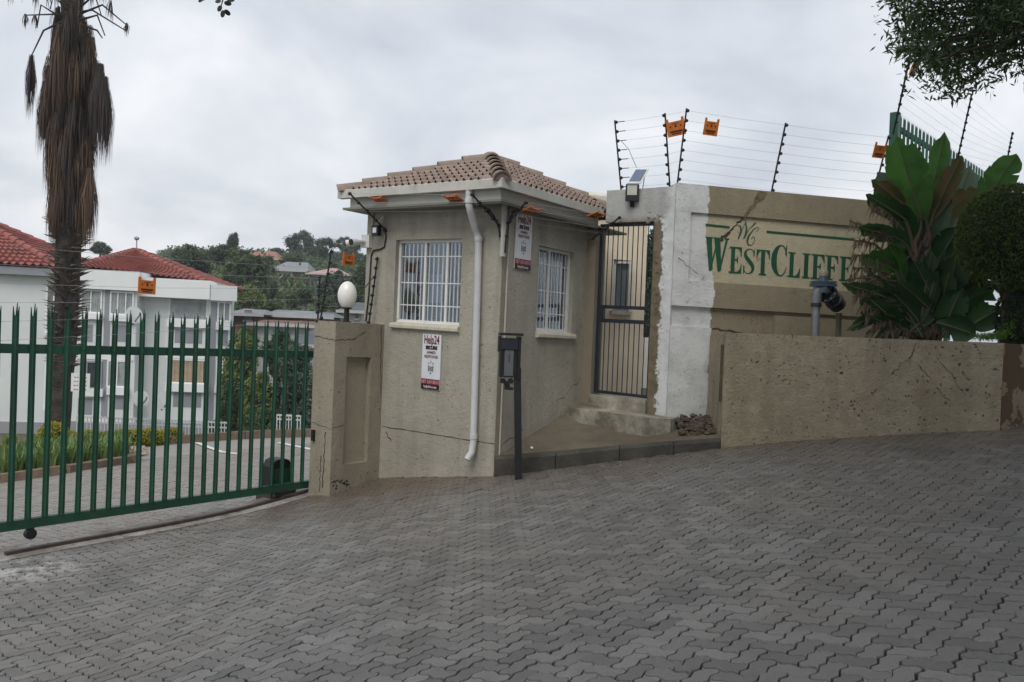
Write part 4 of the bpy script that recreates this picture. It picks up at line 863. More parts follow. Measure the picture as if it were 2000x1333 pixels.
for ch, v0, v1, zt in (('W', 95, 388, 3.012), ('E', 395, 552, 2.922), ('S', 565, 712, 2.918), ('T', 727, 890, 2.913), ('C', 912, 1100, 2.99), ('L', 1115, 1268, 2.912), ('I', 1290, 1385, 2.911), ('F', 1398, 1562, 2.910), ('F', 1572, 1730, 2.909), ('E', 1748, 1905, 2.908)):
    t0, t1 = lx(v0), lx(v1); zb = 2.622 if ch != 'W' else 2.628; H_, W_ = zt - zb, t1 - t0; mb = MB()
    for pl in SEG.get(ch, []): mb.poly(SIGN, [(t0 + a * W_, zb + b_ * H_) for a, b_ in pl], pn())
    if ch in RIB:
        rb = [(t0 + a * W_, zb + b_ * H_, w * W_) for a, b_, w in RIB[ch]]; dense = []
        for i in range(len(rb) - 1):
            for q in range(4):
                f = q / 4; P_ = [rb[max(i-1, 0)], rb[i], rb[i+1], rb[min(i+2, len(rb)-1)]]
                dense.append(tuple(.5 * (2*P_[1][k] + (P_[2][k]-P_[0][k])*f + (2*P_[0][k]-5*P_[1][k]+4*P_[2][k]-P_[3][k])*f*f + (3*P_[1][k]-P_[0][k]-3*P_[2][k]+P_[3][k])*f**3) for k in range(3)))
        mb.ribbon(SIGN, dense + [rb[-1]], pn())
        ser = [[(.88, .70), (1.0, .62), (.99, .99), (.93, .99)]] if ch == 'C' else [[(.84, .74), (.95, .68), (.95, .99), (.89, .99)], [(.16, .28), (.04, .34), (.04, .0), (.10, .0)]]
        for pl in ser: mb.poly(SIGN, [(t0 + a * W_, zb + b_ * H_) for a, b_ in pl], pn())
    build('letter', mb, M_letter, sw_, fix=False)
for v0, v1, z0_, z1_ in ((92, 385, 3.130, 3.158), (838, 1908, 3.108, 3.136)):
    build('painted_line', MB().poly(SIGN, [(lx(v0), z0_), (lx(v1), z0_ - .006), (lx(v1), z1_ - .006), (lx(v0), z1_)], pn()), M_letter, sw_, fix=False)
mb = MB(); m0 = lx(500); k_ = lx(600) - lx(500)
def sv(v, y): t, z = SIGN.px(1360 + v / 6.25, 400 + y / 6.25, -.028); return t, z
for st_ in ([(505, 250, .008), (540, 270, .02), (545, 330, .025), (510, 420, .015)], [(510, 420, .008), (560, 300, .008), (600, 215, .006)], [(600, 215, .01), (612, 300, .024), (600, 370, .026), (575, 415, .014)], [(575, 415, .007), (650, 290, .007), (725, 222, .014)], [(735, 330, .006), (765, 290, .007), (740, 275, .007), (690, 310, .010), (640, 380, .022), (618, 440, .024), (630, 490, .018), (670, 495, .008), (705, 455, .006), (712, 405, .008), (690, 390, .008), (668, 420, .008)]):
    mb.ribbon(SIGN, [(*sv(a, b_), w) for a, b_, w in st_], pn())
build('monogram', mb, simple('monogram_green', (.03, .075, .05), .6, .2), sw_, fix=False)
# solar flood lamp on the lintel
so = thing('solar_flood_lamp', 'black solar flood lamp with a tilted panel on the lintel wall', 'lamp', DOOR(.52, .05, 3.45))
LF = Fr(DOOR.o + DOOR.e1 * DOOR.px(1236, 378)[0] + Z * DOOR.px(1236, 378)[1], V3(.97, -.24, 0), V3(-.24, -.97, 0))
build('housing', MB().box(LF, -.075, .075, .03, .09, -.10, .09), M_black, so); build('lens', MB().box(LF, -.055, .055, .091, .094, -.035, .075), simple('lamp_reflector', (.52, .53, .47), .2, .1), so); build('bracket', MB().bar(LF(0, .02, -.16), LF(0, .05, -.08), .05, .012), M_black, so)
PF = Fr(LF(.02, .06, .105), LF.e1 * 1.0, np.cross(LF.e1, V3(.18, .30, .94)), V3(.12, .25, .21) / np.linalg.norm(V3(.12, .25, .21)))
sp_ = build('solar_panel', MB().box(PF, -.085, .075, -.008, .008, .0, .36), M_white, so); pn2 = np.cross(PF.e1, PF.e3); pn2 /= np.linalg.norm(pn2); pn2 = pn2 if pn2[1] < 0 else -pn2
CF = Fr(PF.o, PF.e1, pn2, PF.e3); build('cell_sheet', MB().box(CF, -.07, .06, .009, .012, .03, .33), simple('solar_cells', (.10, .13, .22), .25, .15, 40), sp_); build('panel_strut', MB().bar(CF(.05, -.01, .28), LF(.09, -.12, -.02), .008, .008), M_galv, so)
# ------------------------------------------------------------------ intercom post
ic = thing('intercom_post', 'black intercom box on a slim black post in front of the kerb', 'intercom', (.126, 8.15, .39))
pb = at(1014, 932, 8.15); ptp = at(1010, 728, 8.15); build('post', MB().bar(pb - Z * .15, ptp + Z * .05, .072, .072, up=V3(0, 1, 0)), M_black, ic)
IF = Fr(at(993, 700, 8.12), V3(.985, .17, 0), V3(.17, -.985, 0))
build('enclosure', MB().box(IF, -.085, .085, -.06, .03, -.19, .20), M_black, ic); build('side_hood', MB().box(IF, .087, .115, -.09, .05, -.20, .22), M_black, ic); build('side_hood', MB().box(IF, -.105, -.087, -.06, .04, .06, .22), M_black, ic)
build('top_hood', MB().box(IF, -.10, .13, -.09, .075, .225, .25), M_black, ic); build('head_block', MB().box(IF, -.086, .082, .031, .05, .09, .20), M_blue, ic)
fp = build('face_plate', MB().box(IF, -.045, .045, .031, .038, -.175, .085), simple('intercom_grey', (.105, .115, .115), .5, .12), ic)
for i in range(5): build('speaker_slot', MB().box(IF, -.012 if i % 2 else .0, .012, .0385, .0395, -.04 + i * .018, -.032 + i * .018), M_black, fp)
for a, b_ in ((-.05, -.225), (.03, -.225), (-.01, -.255)): build('bracket_lug', MB().tube([IF(a, -.01, b_), IF(a, .03, b_)], .028, 8), M_black, ic)
build('latch', MB().box(IF, -.03, .02, -.01, .03, -.31, -.26).box(IF, .0, .06, -.01, .02, -.315, -.29), M_black, ic, fix=False)

# ------------------------------------------------------------------ planter
pl = thing('planter_wall', 'pitted beige plastered planter wall curving along the drive', 'planter', (3.4, 8.4, .7))
xs_ = np.linspace(2.21, 4.63, 26); front = [(x, float(plan_y(x) - .06 * math.sin((x - 2.21) / 2.42 * math.pi))) for x in xs_]
back = [(x + (.03 if x < 4.4 else -.02), y + .16) for x, y in front]
mb = MB(); world_prism(mb, front + back[::-1], .35, 1.928); build('front_face', mb, M_planter, pl)
mb = MB(); world_prism(mb, [(2.225, 8.642), (2.37, 8.642), (2.37, 9.26), (2.225, 9.2)], .35, 1.90); build('end_face', mb, M_planter, pl)
n, c, b, p = stucco('peeling_planter', (.27, .225, .15), (.20, .16, .10), 1.0, .008, .4, bare=(.47, (.085, .052, .026))); M_peel = n.fin(c, .9, b)
mb = MB(); world_prism(mb, [(4.635, 7.70), (4.85, 7.80), (5.3, 7.98), (6.5, 8.6), (8.5, 9.5), (8.4, 9.7), (6.4, 8.78), (5.2, 8.14), (4.62, 7.88)], .5, lambda x, y: 1.925 + .0 * x); build('return_face', mb, M_peel, pl)
mb = MB(); world_prism(mb, [(x, y + .165) for x, y in front] + [(5.2, 8.15), (7.5, 9.3), (7.5, 12), (4.3, 9.62), (2.38, 9.25)], 1.2, lambda x, y: 1.80); o = build('planter_soil', mb, M_soil); o['kind'] = 'structure'
mb = MB()
for _ in range(26):
    t = random.random(); i = int(t * 24); x, y = front[i]; s_ = random.uniform(.02, .07)
mb = MB(); PFr = lambda x: Fr(V3(x, float(plan_y(x)) - .06 * math.sin((x - 2.21) / 2.42 * math.pi), 0), V3(.975, -.2, 0), V3(-.2, -.975, 0))
for (x, y), (x2, y2) in (((1792, 712), (1818, 742)), ((1826, 756), (1856, 786)), ((1828, 695), (1886, 772)), ((1790, 670), (1775, 708)), ((1740, 732), (1765, 708)), ((1700, 772), (1714, 758))):
    f_ = lambda a, b_: at(a, b_, 1) ; r0, r1 = ray(x, y), ray(x2, y2)
    def onp(px_, py_):
        r = ray(px_, py_); best = None
        for k in np.arange(7.3, 8.6, .004):
            p_ = r / r[1] * k; yy = plan_y(p_[0]) - .06 * math.sin(min(max((p_[0] - 2.21) / 2.42, 0), 1) * math.pi)
            if p_[1] >= yy - .004: return r / r[1] * k + V3(0, 0, EYE)
        return r / r[1] * 8.0 + V3(0, 0, EYE)
    pts = [onp(x + (x2 - x) * q / 8 + (jit(3) if 0 < q < 8 else 0), y + (y2 - y) * q / 8 + (jit(3) if 0 < q < 8 else 0)) for q in range(9)]
    mb.tube(pts, [.001] + [random.uniform(.0015, .0045) for _ in range(7)] + [.001], 5)
build('crack_line', mb, M_crack, pl, kind='stuff')

# ------------------------------------------------------------------ water valve
M_vblue = simple('valve_blue', (.055, .085, .125), .5, .3, 10, dirt=(.5, (.03, .03, .035))); M_steel = simple('galvanised_pipe', (.21, .225, .235), .38, .18, 7, metal=.35); M_vdark = simple('valve_dark', (.02, .023, .03), .5, .3, 10)
va = thing('water_valve', 'blue and grey water valve on two upright pipes standing in the planter', 'valve', (3.3, 8.72, 1.85))
p0 = at(1592, 652, 8.72); p1 = at(1594, 598, 8.72); e1_ = at(1598, 566, 8.72); e2v = at(1618, 568, 8.74); c0 = at(1622, 580, 8.75); c1 = at(1640, 600, 8.85); p2 = at(1637, 655, 8.88); p2t = at(1639, 612, 8.86)
build('riser_pipe', MB().tube([p0 - Z * .15, p1], .043, 12), M_steel, va, smooth=True); build('pipe_collar', MB().tube([p1 - Z * .01, p1 + Z * .03], .056, 12), M_vdark, va)
build('elbow', MB().tube([p1 + Z * .02, p1 + Z * .10, e1_ + Z * .01, (e1_ + e2v) / 2 + Z * .03, e2v], [.052, .056, .058, .056, .052], 12), M_steel, va, smooth=True)
ax_ = (c1 - c0); ax_ /= np.linalg.norm(ax_); build('valve_body', MB().lathe(c0 - ax_ * .05, [(0, .10), (.025, .10), (.03, .075), (.07, .085), (.11, .075), (.115, .098), (.15, .098), (.155, .075), (.19, .07), (.195, .09), (.22, .09)], 14, ax_), M_vdark, va, smooth=True)
ft = at(1608, 551, 8.74); build('flange', MB().box(WORLD, ft[0] - .115, ft[0] + .115, ft[1] - .09, ft[1] + .09, ft[2] - .05, ft[2] - .022).box(WORLD, ft[0] - .11, ft[0] + .11, ft[1] - .085, ft[1] + .085, ft[2] - .016, ft[2] + .006), M_vblue, va, fix=False); build('neck', MB().lathe(ft - Z * .12, [(0, .09), (.07, .085), (.13, .05), (.20, .045)], 12), M_vblue, va, smooth=True); build('cap', MB().lathe(ft + Z * .06, [(0, .046), (.035, .05), (.05, .046), (.075, .035)], 12), simple('brass_cap', (.30, .27, .18), .5, .2), va, smooth=True)
for k in range(8):
    t = k * math.pi / 4; sx = np.cross(ax_, Z); sx /= np.linalg.norm(sx); sz = np.cross(sx, ax_); q = c0 - ax_ * .06 + (sx * math.cos(t) + sz * math.sin(t)) * .085; build('bolt', MB().tube([q, q + ax_ * .05], .010, 6), M_steel, va)
build('outlet_pipe', MB().tube([p2 - Z * .15, p2t], .030, 10), simple('old_pipe', (.13, .115, .07), .6, .2), va, smooth=True)

# ------------------------------------------------------------------ foliage helpers
def leaf_mat(name, c1, c2, rough=.55, trans=.25, patch=None):
    n = NT(name); c = n.mix(n.geo.outputs['Random Per Island'], c1, c2)
    if patch: c = n.mix(n.math('MULTIPLY', n.step(n.noise(patch[0], 4), .45, .62), .75), c, patch[1])
    n._in(c, n.b.inputs['Base Color']); n.b.inputs['Roughness'].default_value = rough
    t = n.n('ShaderNodeBsdfTranslucent'); n._in(c, t.inputs['Color']); mx = n.n('ShaderNodeMixShader'); mx.inputs[0].default_value = trans; n.l(n.b.outputs[0], mx.inputs[1]); n.l(t.outputs[0], mx.inputs[2]); n.l(mx.outputs[0], n.t.nodes['Material Output'].inputs['Surface']); return n.m
def leaves(pos, length, width, droop=0.0, outward=None):
    """rhombic two-face leaves at the given points"""
    N = len(pos); d = rng.normal(size=(N, 3)); 
    if outward is not None: d += outward * 1.2
    d[:, 2] -= droop; d /= np.linalg.norm(d, axis=1)[:, None]; s = np.cross(d, rng.normal(size=(N, 3))); s /= np.linalg.norm(s, axis=1)[:, None] + 1e-9
    nrm = np.cross(d, s); ln = (length * rng.uniform(.7, 1.25, N))[:, None]; wd = (width * rng.uniform(.7, 1.2, N))[:, None]
    a = pos; b = pos + d * ln * .45 + s * wd * .5 + nrm * wd * .15; c = pos + d * ln; e = pos + d * ln * .45 - s * wd * .5 + nrm * wd * .15
    v = np.stack([a, b, c, e], 1).reshape(-1, 3); i = np.arange(N) * 4
    return v, np.concatenate([np.stack([i, i + 1, i + 2], 1), np.stack([i, i + 2, i + 3], 1)])
def clump_points(centers, radii, N, shell=.55):
    k = rng.integers(0, len(centers), N); d = rng.normal(size=(N, 3)); d /= np.linalg.norm(d, axis=1)[:, None]; r = rng.uniform(shell, 1.0, N) ** .8
    return np.array(centers)[k] + d * np.array(radii)[k] * r[:, None], d
M_trunk = simple('bark', (.075, .055, .040), .9, .35, 12, .01, 40)

# ------------------------------------------------------------------ giant strelitzia
M_str = [leaf_mat('strelitzia_leaf', (.050, .145, .026), (.075, .19, .034), .36, .4, (5, (.035, .10, .02))), leaf_mat('strelitzia_leaf_dark', (.022, .070, .020), (.038, .10, .026), .38, .3), leaf_mat('strelitzia_leaf_brown', (.16, .115, .045), (.11, .075, .032), .6, .25, (6, (.07, .085, .02))), leaf_mat('strelitzia_leaf_yellow', (.13, .15, .022), (.07, .10, .02), .5, .3, (6, (.16, .10, .03))), leaf_mat('strelitzia_leaf_pale', (.12, .17, .11), (.10, .14, .09), .35, .2)]
M_petiole = simple('petiole', (.12, .12, .06), .6, .3, 8); M_dead = leaf_mat('dead_frond', (.19, .145, .09), (.085, .062, .040), .8, .2)
stz = thing('strelitzia', 'tall banana-like strelitzia with torn paddle leaves in the planter', 'plant', at(1800, 668, 8.75))
tk = [at(1808, 690, 8.72), at(1803, 620, 8.72), at(1797, 550, 8.70), at(1793, 470, 8.68)]
build('trunk', MB().tube(tk, [.075, .072, .065, .045], 10), simple('strelitzia_trunk', (.14, .11, .07), .85, .45, 16, .015, 50), stz, smooth=True)
for i in range(16):
    f = i / 16; p_ = tk[0] * (1 - f) + tk[3] * f; s_ = 1 if i % 2 else -1; build('leaf_base', MB().tube([p_ + V3(s_ * .05, -.06, 0), p_ + V3(s_ * .085, -.07, .10), p_ + V3(s_ * .02, -.08, .30)], [.03, .026, .008], 6), simple('leaf_base_%d' % i, (.125 + jit(.04), .10 + jit(.03), .065), .85, .3, 14), stz, smooth=True)
def paddle(b0, b1, tip_, width, mat, face=None, tears=3, curl=.12, pet=None):
    """b0 petiole foot, b1 blade start, tip_: 3D points"""
    b1, tip_ = np.array(b1), np.array(tip_); d = tip_ - b1; Ln = np.linalg.norm(d); d /= Ln; view = b1 / np.linalg.norm(b1) if face is None else np.array(face, float); s = np.cross(d, view); s /= np.linalg.norm(s); nr = np.cross(s, d)
    rows = 14; mb = MB(); vs = []; torn = set(random.sample(range(3, 13), tears)); fs = []
    for side in (-1, 1):
        prev = None; base = len(vs)
        for i in range(rows + 1):
            f = i / rows; w = width * (math.sin(math.pi * min(1, f * .93 + .05)) ** .6) * (1.0 if f < .85 else (1 - (f - .85) / .15 * .75)); ctr = b1 + d * Ln * f - nr * curl * Ln * math.sin(f * math.pi * .5) ** 2 * .6 + V3(0, 0, -.05 * Ln * f * f)
            jj = jit(.012); vs += [ctr, ctr + s * side * w * .28 + nr * (.05 * w) + d * jj, ctr + s * side * w * .5 + nr * (-.08 * w) + d * (w * .10 + jj + (jit(.03) if i in torn else 0))]
        for i in range(rows):
            a = base + 3 * i; fs.append((a, a + 3, a + 4, a + 1))
            if i in torn and side == (1 if i % 2 else -1): vs.append(vs[a + 5] - d * Ln / rows * .75); fs.append((a + 1, a + 4, a + 5, len(vs) - 1))
            else: fs.append((a + 1, a + 4, a + 5, a + 2))
    mb.add(vs, fs); o = build('leaf', mb, mat, stz, fix=False, smooth=True)
    rib = [b1 + d * Ln * f - nr * curl * Ln * math.sin(f * math.pi * .5) ** 2 * .6 + V3(0, 0, -.05 * Ln * f * f) - view * .006 for f in np.linspace(0, 1, 8)]; build('midrib', MB().tube(rib, [.012, .011, .010, .009, .008, .006, .004, .002], 5), M_petiole, o)
    if pet is not False:
        b0 = np.array(b0); build('petiole', MB().tube([b0, b0 * .5 + b1 * .5 + V3(0, 0, .03), b1], [.022, .018, .012], 6), M_petiole, o)
cr = at(1793, 495, 8.7)
LV = [ # blade start px, tip px, depth start, depth tip, width, material
 ((1800, 430), (1752, 258), 8.62, 8.52, .40, 0), ((1806, 440), (1842, 262), 8.75, 8.85, .24, 0), ((1822, 425), (1876, 300), 8.6, 8.5, .20, 2), ((1830, 430), (1905, 368), 8.7, 8.75, .26, 3), ((1850, 450), (1890, 330), 9.0, 9.15, .30, 4), ((1900, 430), (1978, 302), 9.0, 9.0, .34, 0),
 ((1770, 430), (1690, 372), 8.6, 8.45, .22, 1), ((1765, 400), (1702, 345), 8.65, 8.6, .18, 2), ((1775, 420), (1715, 330), 8.8, 8.85, .22, 4), ((1760, 470), (1668, 428), 8.6, 8.4, .20, 1), ((1750, 530), (1682, 492), 8.55, 8.45, .30, 0), ((1765, 545), (1735, 470), 8.6, 8.5, .20, 0), ((1755, 590), (1642, 545), 8.5, 8.35, .17, 1), ((1745, 600), (1648, 640), 8.6, 8.45, .14, 1), ((1740, 610), (1675, 606), 8.7, 8.7, .14, 1),
 ((1828, 520), (1872, 440), 8.6, 8.5, .30, 1), ((1820, 560), (1880, 520), 8.5, 8.4, .34, 1), ((1825, 590), (1890, 600), 8.5, 8.35, .30, 1), ((1845, 610), (1870, 490), 8.5, 8.4, .30, 1), ((1842, 645), (1875, 565), 8.4, 8.3, .28, 1), ((1830, 630), (1905, 650), 8.4, 8.25, .28, 1), ((1785, 480), (1752, 390), 8.7, 8.6, .24, 1), ((1810, 480), (1840, 370), 8.65, 8.6, .30, 1), ((1850, 520), (1925, 420), 8.9, 8.9, .36, 1), ((1770, 640), (1700, 660), 8.5, 8.4, .18, 1), ((1780, 640), (1730, 600), 8.6, 8.6, .22, 1), ((1860, 600), (1935, 560), 8.7, 8.6, .34, 1), ((1870, 470), (1930, 380), 9.1, 9.2, .32, 1), ((1850, 640), (1880, 560), 8.5, 8.4, .30, 1), ((1765, 610), (1760, 510), 8.9, 8.9, .26, 1), ((1890, 640), (1950, 600), 8.3, 8.2, .30, 1)]
for _ in range(26):
    bx_, by_ = random.uniform(1795, 1890), random.uniform(470, 650); an_ = random.uniform(-1.2, 1.2); ll = random.uniform(70, 130); dd_ = random.uniform(8.85, 9.25); LV.append(((bx_, by_), (bx_ + ll * math.sin(an_) * .8, by_ - ll * math.cos(an_) * random.choice((1, 1, .3, -.5))), dd_, dd_ - random.uniform(-.1, .25), random.uniform(.2, .34), 1))
for _ in range(16):
    bx_, by_ = random.uniform(1770, 1840), random.uniform(600, 660); ll = random.uniform(80, 150); an_ = random.uniform(-.9, .9); LV.append(((bx_, by_), (bx_ + ll * math.sin(an_), by_ - ll * math.cos(an_)), 8.5, random.uniform(8.35, 8.6), random.uniform(.13, .24), 1))
for _ in range(9):
    bx_, by_ = random.uniform(1740, 1790), random.uniform(590, 655); LV.append(((bx_, by_), (bx_ - random.uniform(30, 90), by_ + random.uniform(-50, 15)), 8.6, 8.4, random.uniform(.10, .2), 1))
for (bs, tp, d0_, d1_, w, m) in LV:
    b1 = at(*bs, d0_); t_ = at(*tp, d1_); foot = cr + (b1 - cr) * .15 - Z * .10 if bs[1] < 520 else tk[0] + V3(jit(.15), jit(.08), .05); paddle(foot, b1, t_, w, M_str[m], tears=random.choice((2, 4, 6, 8)), curl=random.uniform(.05, .3))
def dead_frond(p_, q_, n_, ln):
    p_, q_ = np.array(p_), np.array(q_); mb = MB(); mid = (p_ + q_) / 2 + V3(0, 0, .05); pts = [p_, mid, q_]; mb.tube(pts, [.012, .008, .003], 5)
    for i in range(n_):
        f = .15 + .85 * i / n_; c_ = (p_ * (1 - f) + q_ * f) + V3(0, 0, .05 * math.sin(f * math.pi)); s_ = 1 if i % 2 else -1; e = c_ + V3(jit(.05) - .03, jit(.04), -ln * random.uniform(.4, 1.1) if s_ > 0 else ln * random.uniform(-.1, .35)); w = V3(random.uniform(.006, .014), 0, 0); mb.add([c_ - w, c_ + w, e], [(0, 1, 2)])
    build('dead_leaf', mb, M_dead, stz, fix=False)
for a, b_ in (((1745, 480), (1660, 432)), ((1740, 500), (1668, 470)), ((1745, 540), (1665, 525)), ((1748, 560), (1655, 545)), ((1750, 575), (1665, 580)), ((1750, 600), (1690, 620)), ((1765, 450), (1700, 400)), ((1760, 620), (1690, 655)), ((1790, 650), (1720, 655)), ((1742, 470), (1690, 440)), ((1746, 515), (1664, 500)), ((1750, 550), (1672, 560)), ((1755, 590), (1680, 600)), ((1770, 630), (1705, 640)), ((1800, 655), (1850, 640)), ((1740, 535), (1690, 590))): dead_frond(at(*a, 8.5), at(*b_, 8.38), 60, .16)

# ------------------------------------------------------------------ topiary, shrubs, weeds
def leafy(name, label, cat, centers, radii, N, ln, wd, mat, core=True, loc=None, group=None, trunk=None, shell=.8, fl='foliage'):
    centers = [np.array(c_, float) for c_ in centers]; lo = min(c_[2] - r[2] for c_, r in zip(centers, radii)); t = thing(name, label, cat, loc if loc is not None else (centers[0][0], centers[0][1], lo), group)
    p_, d_ = clump_points(centers, radii, N, shell); v, f = leaves(p_, ln, wd, .0, d_); npmesh(fl, v, f, mat, t)
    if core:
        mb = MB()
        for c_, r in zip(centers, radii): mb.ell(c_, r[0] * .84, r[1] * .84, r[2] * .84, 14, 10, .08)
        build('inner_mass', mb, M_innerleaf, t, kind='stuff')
    if trunk is not None: build('trunk', MB().tube(trunk[0], trunk[1], 8), M_trunk, t, smooth=True)
    return t
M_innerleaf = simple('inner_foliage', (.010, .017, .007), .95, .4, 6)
M_topi = leaf_mat('topiary_leaf', (.030, .065, .012), (.13, .18, .03), .45, .25)
tcn = at(1972, 466, 8.0); leafy('topiary_ball', 'large clipped ball of small dark leaves beside the strelitzia', 'shrub', [tcn], [(.475, .42, .52)], 15000, .034, .018, M_topi, True, (tcn[0], tcn[1], 1.75), None, ([V3(tcn[0], tcn[1], 1.7), tcn], [.05, .04]), .93)
s1 = at(1985, 612, 7.95); leafy('dark_shrub', 'dense dark shrub under the clipped ball on the planter corner', 'shrub', [s1 + V3(.05, .05, -.05), s1 + V3(.35, .1, 0)], [(.19, .2, .36), (.3, .25, .4)], 5200, .035, .018, leaf_mat('dark_shrub_leaf', (.010, .025, .008), (.022, .045, .012), .5, .15), True, (s1[0], s1[1], 1.75), None, ([s1 + V3(0, 0, -.4), s1], [.03, .02]), .9)
wd_ = thing('weed', 'bright green ferny weed on the planter wall top', 'weed', at(1955, 660, 7.9)); pp_ = []
for _ in range(900):
    f = random.random(); b0_ = at(1905 + 75 * f, 664 - 50 * max(0, f - .55) * random.random() * 2.2, 7.9); pp_.append(b0_ + V3(jit(.02), jit(.08), random.uniform(0, .05)))
v, f = leaves(np.array(pp_), .03, .010, -.6); npmesh('leaf', v, f, leaf_mat('weed_leaf', (.13, .26, .03), (.09, .20, .025), .5, .35), wd_, kind='stuff')

# ------------------------------------------------------------------ green palisade behind the planter
PD = dirn(2500, 712); PD[2] = -.003; PO = at(1748, 300, 10.05); PO[2] = 0; PAL = Fr(PO, PD, V3(PD[1], -PD[0], 0))
pf = thing('palisade_fence', 'green palisade fence running back from the sign wall corner', 'fence', PAL(2, 0, 2.2)); ztop = PAL.px(1765, 228)[1]; zr = PAL.px(1755, 252)[1]
build('corner_post', MB().box(PAL, -.09, .0, -.05, .05, 1.6, ztop - .02), M_greenf, pf); tpost = PAL.px(1868, 340)[0]; build('post', MB().box(PAL, tpost - .05, tpost + .05, -.06, -.01, 1.6, zr + .06), M_greenf, pf)
PLEN = PAL.px(1925, 340)[0] + 1.2; build('rail', MB().box(PAL, 0, PLEN, -.02, .02, zr - .03, zr + .03), M_greenf, pf); build('rail', MB().box(PAL, 0, PLEN, -.02, .02, zr - 1.25, zr - 1.19), M_greenf, pf)
npal = 30; pitch = .150
for i in range(int(PLEN / pitch)):
    t = .06 + i * pitch; mb = MB(); w = .033; pr = [(-w, 0), (0, .02), (w, 0), (w, -.004), (0, .016), (-w, -.004)]; z0_, z1_ = zr - 1.35, ztop - .08
    vs = [PAL(t + a, .024 + b_, z) for z in (z0_, z1_) for a, b_ in pr] + [PAL(t, .035, ztop), PAL(t - w * .8, .022, ztop - .03), PAL(t + w * .8, .022, ztop - .03)]
    mb.add(vs, [(j, (j+1) % 6, 6 + (j+1) % 6, 6 + j) for j in range(6)] + [(6, 7, 13), (7, 8, 14), (7, 12, 10), (9, 10, 14), (10, 11, 13)]); build('pale', mb, M_greenf, pf, fix=False)
eg = thing('electric_fence', 'electric fence posts and wires leaning out above the green palisade', 'electric fence', PAL(1, .05, 3.6)); rows = []
for (x, y, x2, y2) in ((1748, 222, 1778, 92), (1868, 300, 1894, 190), (1964, 312, 1975, 259)):
    t, z = PAL.px(x, y, .04); t2, z2 = PAL.px(x2, y2, .30); rows.append(epost(eg, PAL(t, .03, z - .25), PAL(t2 if t2 < t + .4 else t + .1, .32, z2), 9, PAL.e1 * .9, .012, .15))
wires(eg, rows, .0012, .004)
warning_sign(at(1786, 132, 9.35), PAL.e1, rows[0][-1] - rows[0][0], 'orange warning sign high on the fence post under the overhanging branches', .16, .20)
epost(eg, PAL(.02, .05, zr - .9), PAL(.10, .25, zr - .25), 6, PAL.e1, .012)

# ------------------------------------------------------------------ overhanging tree at the right
M_tree = leaf_mat('overhead_leaf', (.022, .050, .014), (.055, .105, .022), .4, .25)
tb = V3(6.9, 8.6, 1.75); tr_ = thing('overhanging_tree', 'leafy evergreen tree with branches hanging over the planter corner', 'tree', tb)
limbs = MB(); hub = V3(6.8, 8.2, 5.0); limbs.tube([tb - Z * .3, V3(6.95, 8.5, 3.2), hub, V3(6.4, 7.8, 7.2)], [.16, .13, .11, .06], 10)
poly = [(1742, -30), (1748, 40), (1772, 85), (1782, 120), (1800, 150), (1822, 165), (1845, 188), (1868, 178), (1905, 160), (1922, 140), (1948, 150), (1945, 115), (1985, 118), (2010, 130), (2060, 160), (2200, 100), (2400, -100), (2400, -500), (1900, -500), (1740, -200)]
def inside(x, y, pg_):
    c_ = False; j = len(pg_) - 1
    for i in range(len(pg_)):
        xi, yi = pg_[i]; xj, yj = pg_[j]
        if (yi > y) != (yj > y) and x < (xj - xi) * (y - yi) / (yj - yi) + xi: c_ = not c_
        j = i
    return c_
P_ = []; tw = []
while len(tw) < 620:
    x, y = random.uniform(1740, 2400), random.uniform(-480, 190)
    if x > 2040 or y < -40:
        if random.random() > .35: continue
    if inside(x, y, poly): tw.append(at(x, y, random.uniform(6.3, 7.7)))
for c_ in tw:
    k = random.randint(34, 52); r_ = random.uniform(.10, .19); P_.append(np.array(c_) + np.clip(rng.normal(size=(k, 3)), -1.3, 1.3) * r_ * V3(.55, .9, .5))
    if random.random() < .35:
        m = hub * .45 + np.array(c_) * .55 + V3(0, 0, .35); limbs.tube([m + V3(jit(.2), jit(.2), jit(.1)), c_ + V3(.1, 0, .12), c_], [.016, .009, .003], 5)
for q in ((1900, 60), (1980, 20), (1830, 90), (2100, -100), (1880, -150), (2250, -250)):
    e = at(*q, 7.0); limbs.tube([hub, hub * .5 + e * .5 + V3(0, 0, .5), e], [.07, .045, .018], 7)
for _ in range(620):          # more crown, added over the drive out of the picture to shade it
    c_ = V3(random.uniform(1.0, 9.0), random.uniform(-1.5, 5.2), 0); c_[2] = max(4.3, 1.86 + .50 * c_[1] + .42) + random.uniform(.1, 1.6) + (.25 if c_[0] < 2 else 0); P_.append(c_ + np.clip(rng.normal(size=(60, 3)), -1.5, 1.5) * V3(.40, .28, .16))
v, f = leaves(np.concatenate(P_[:620]), .075, .020, .25); v2_, f2_ = leaves(np.concatenate(P_[620:]), .20, .09, .2); f = np.concatenate([f, f2_ + len(v)]); v = np.concatenate([v, v2_]); npmesh('crown', v, f, M_tree, tr_); build('trunk', limbs, M_trunk, tr_, smooth=True)
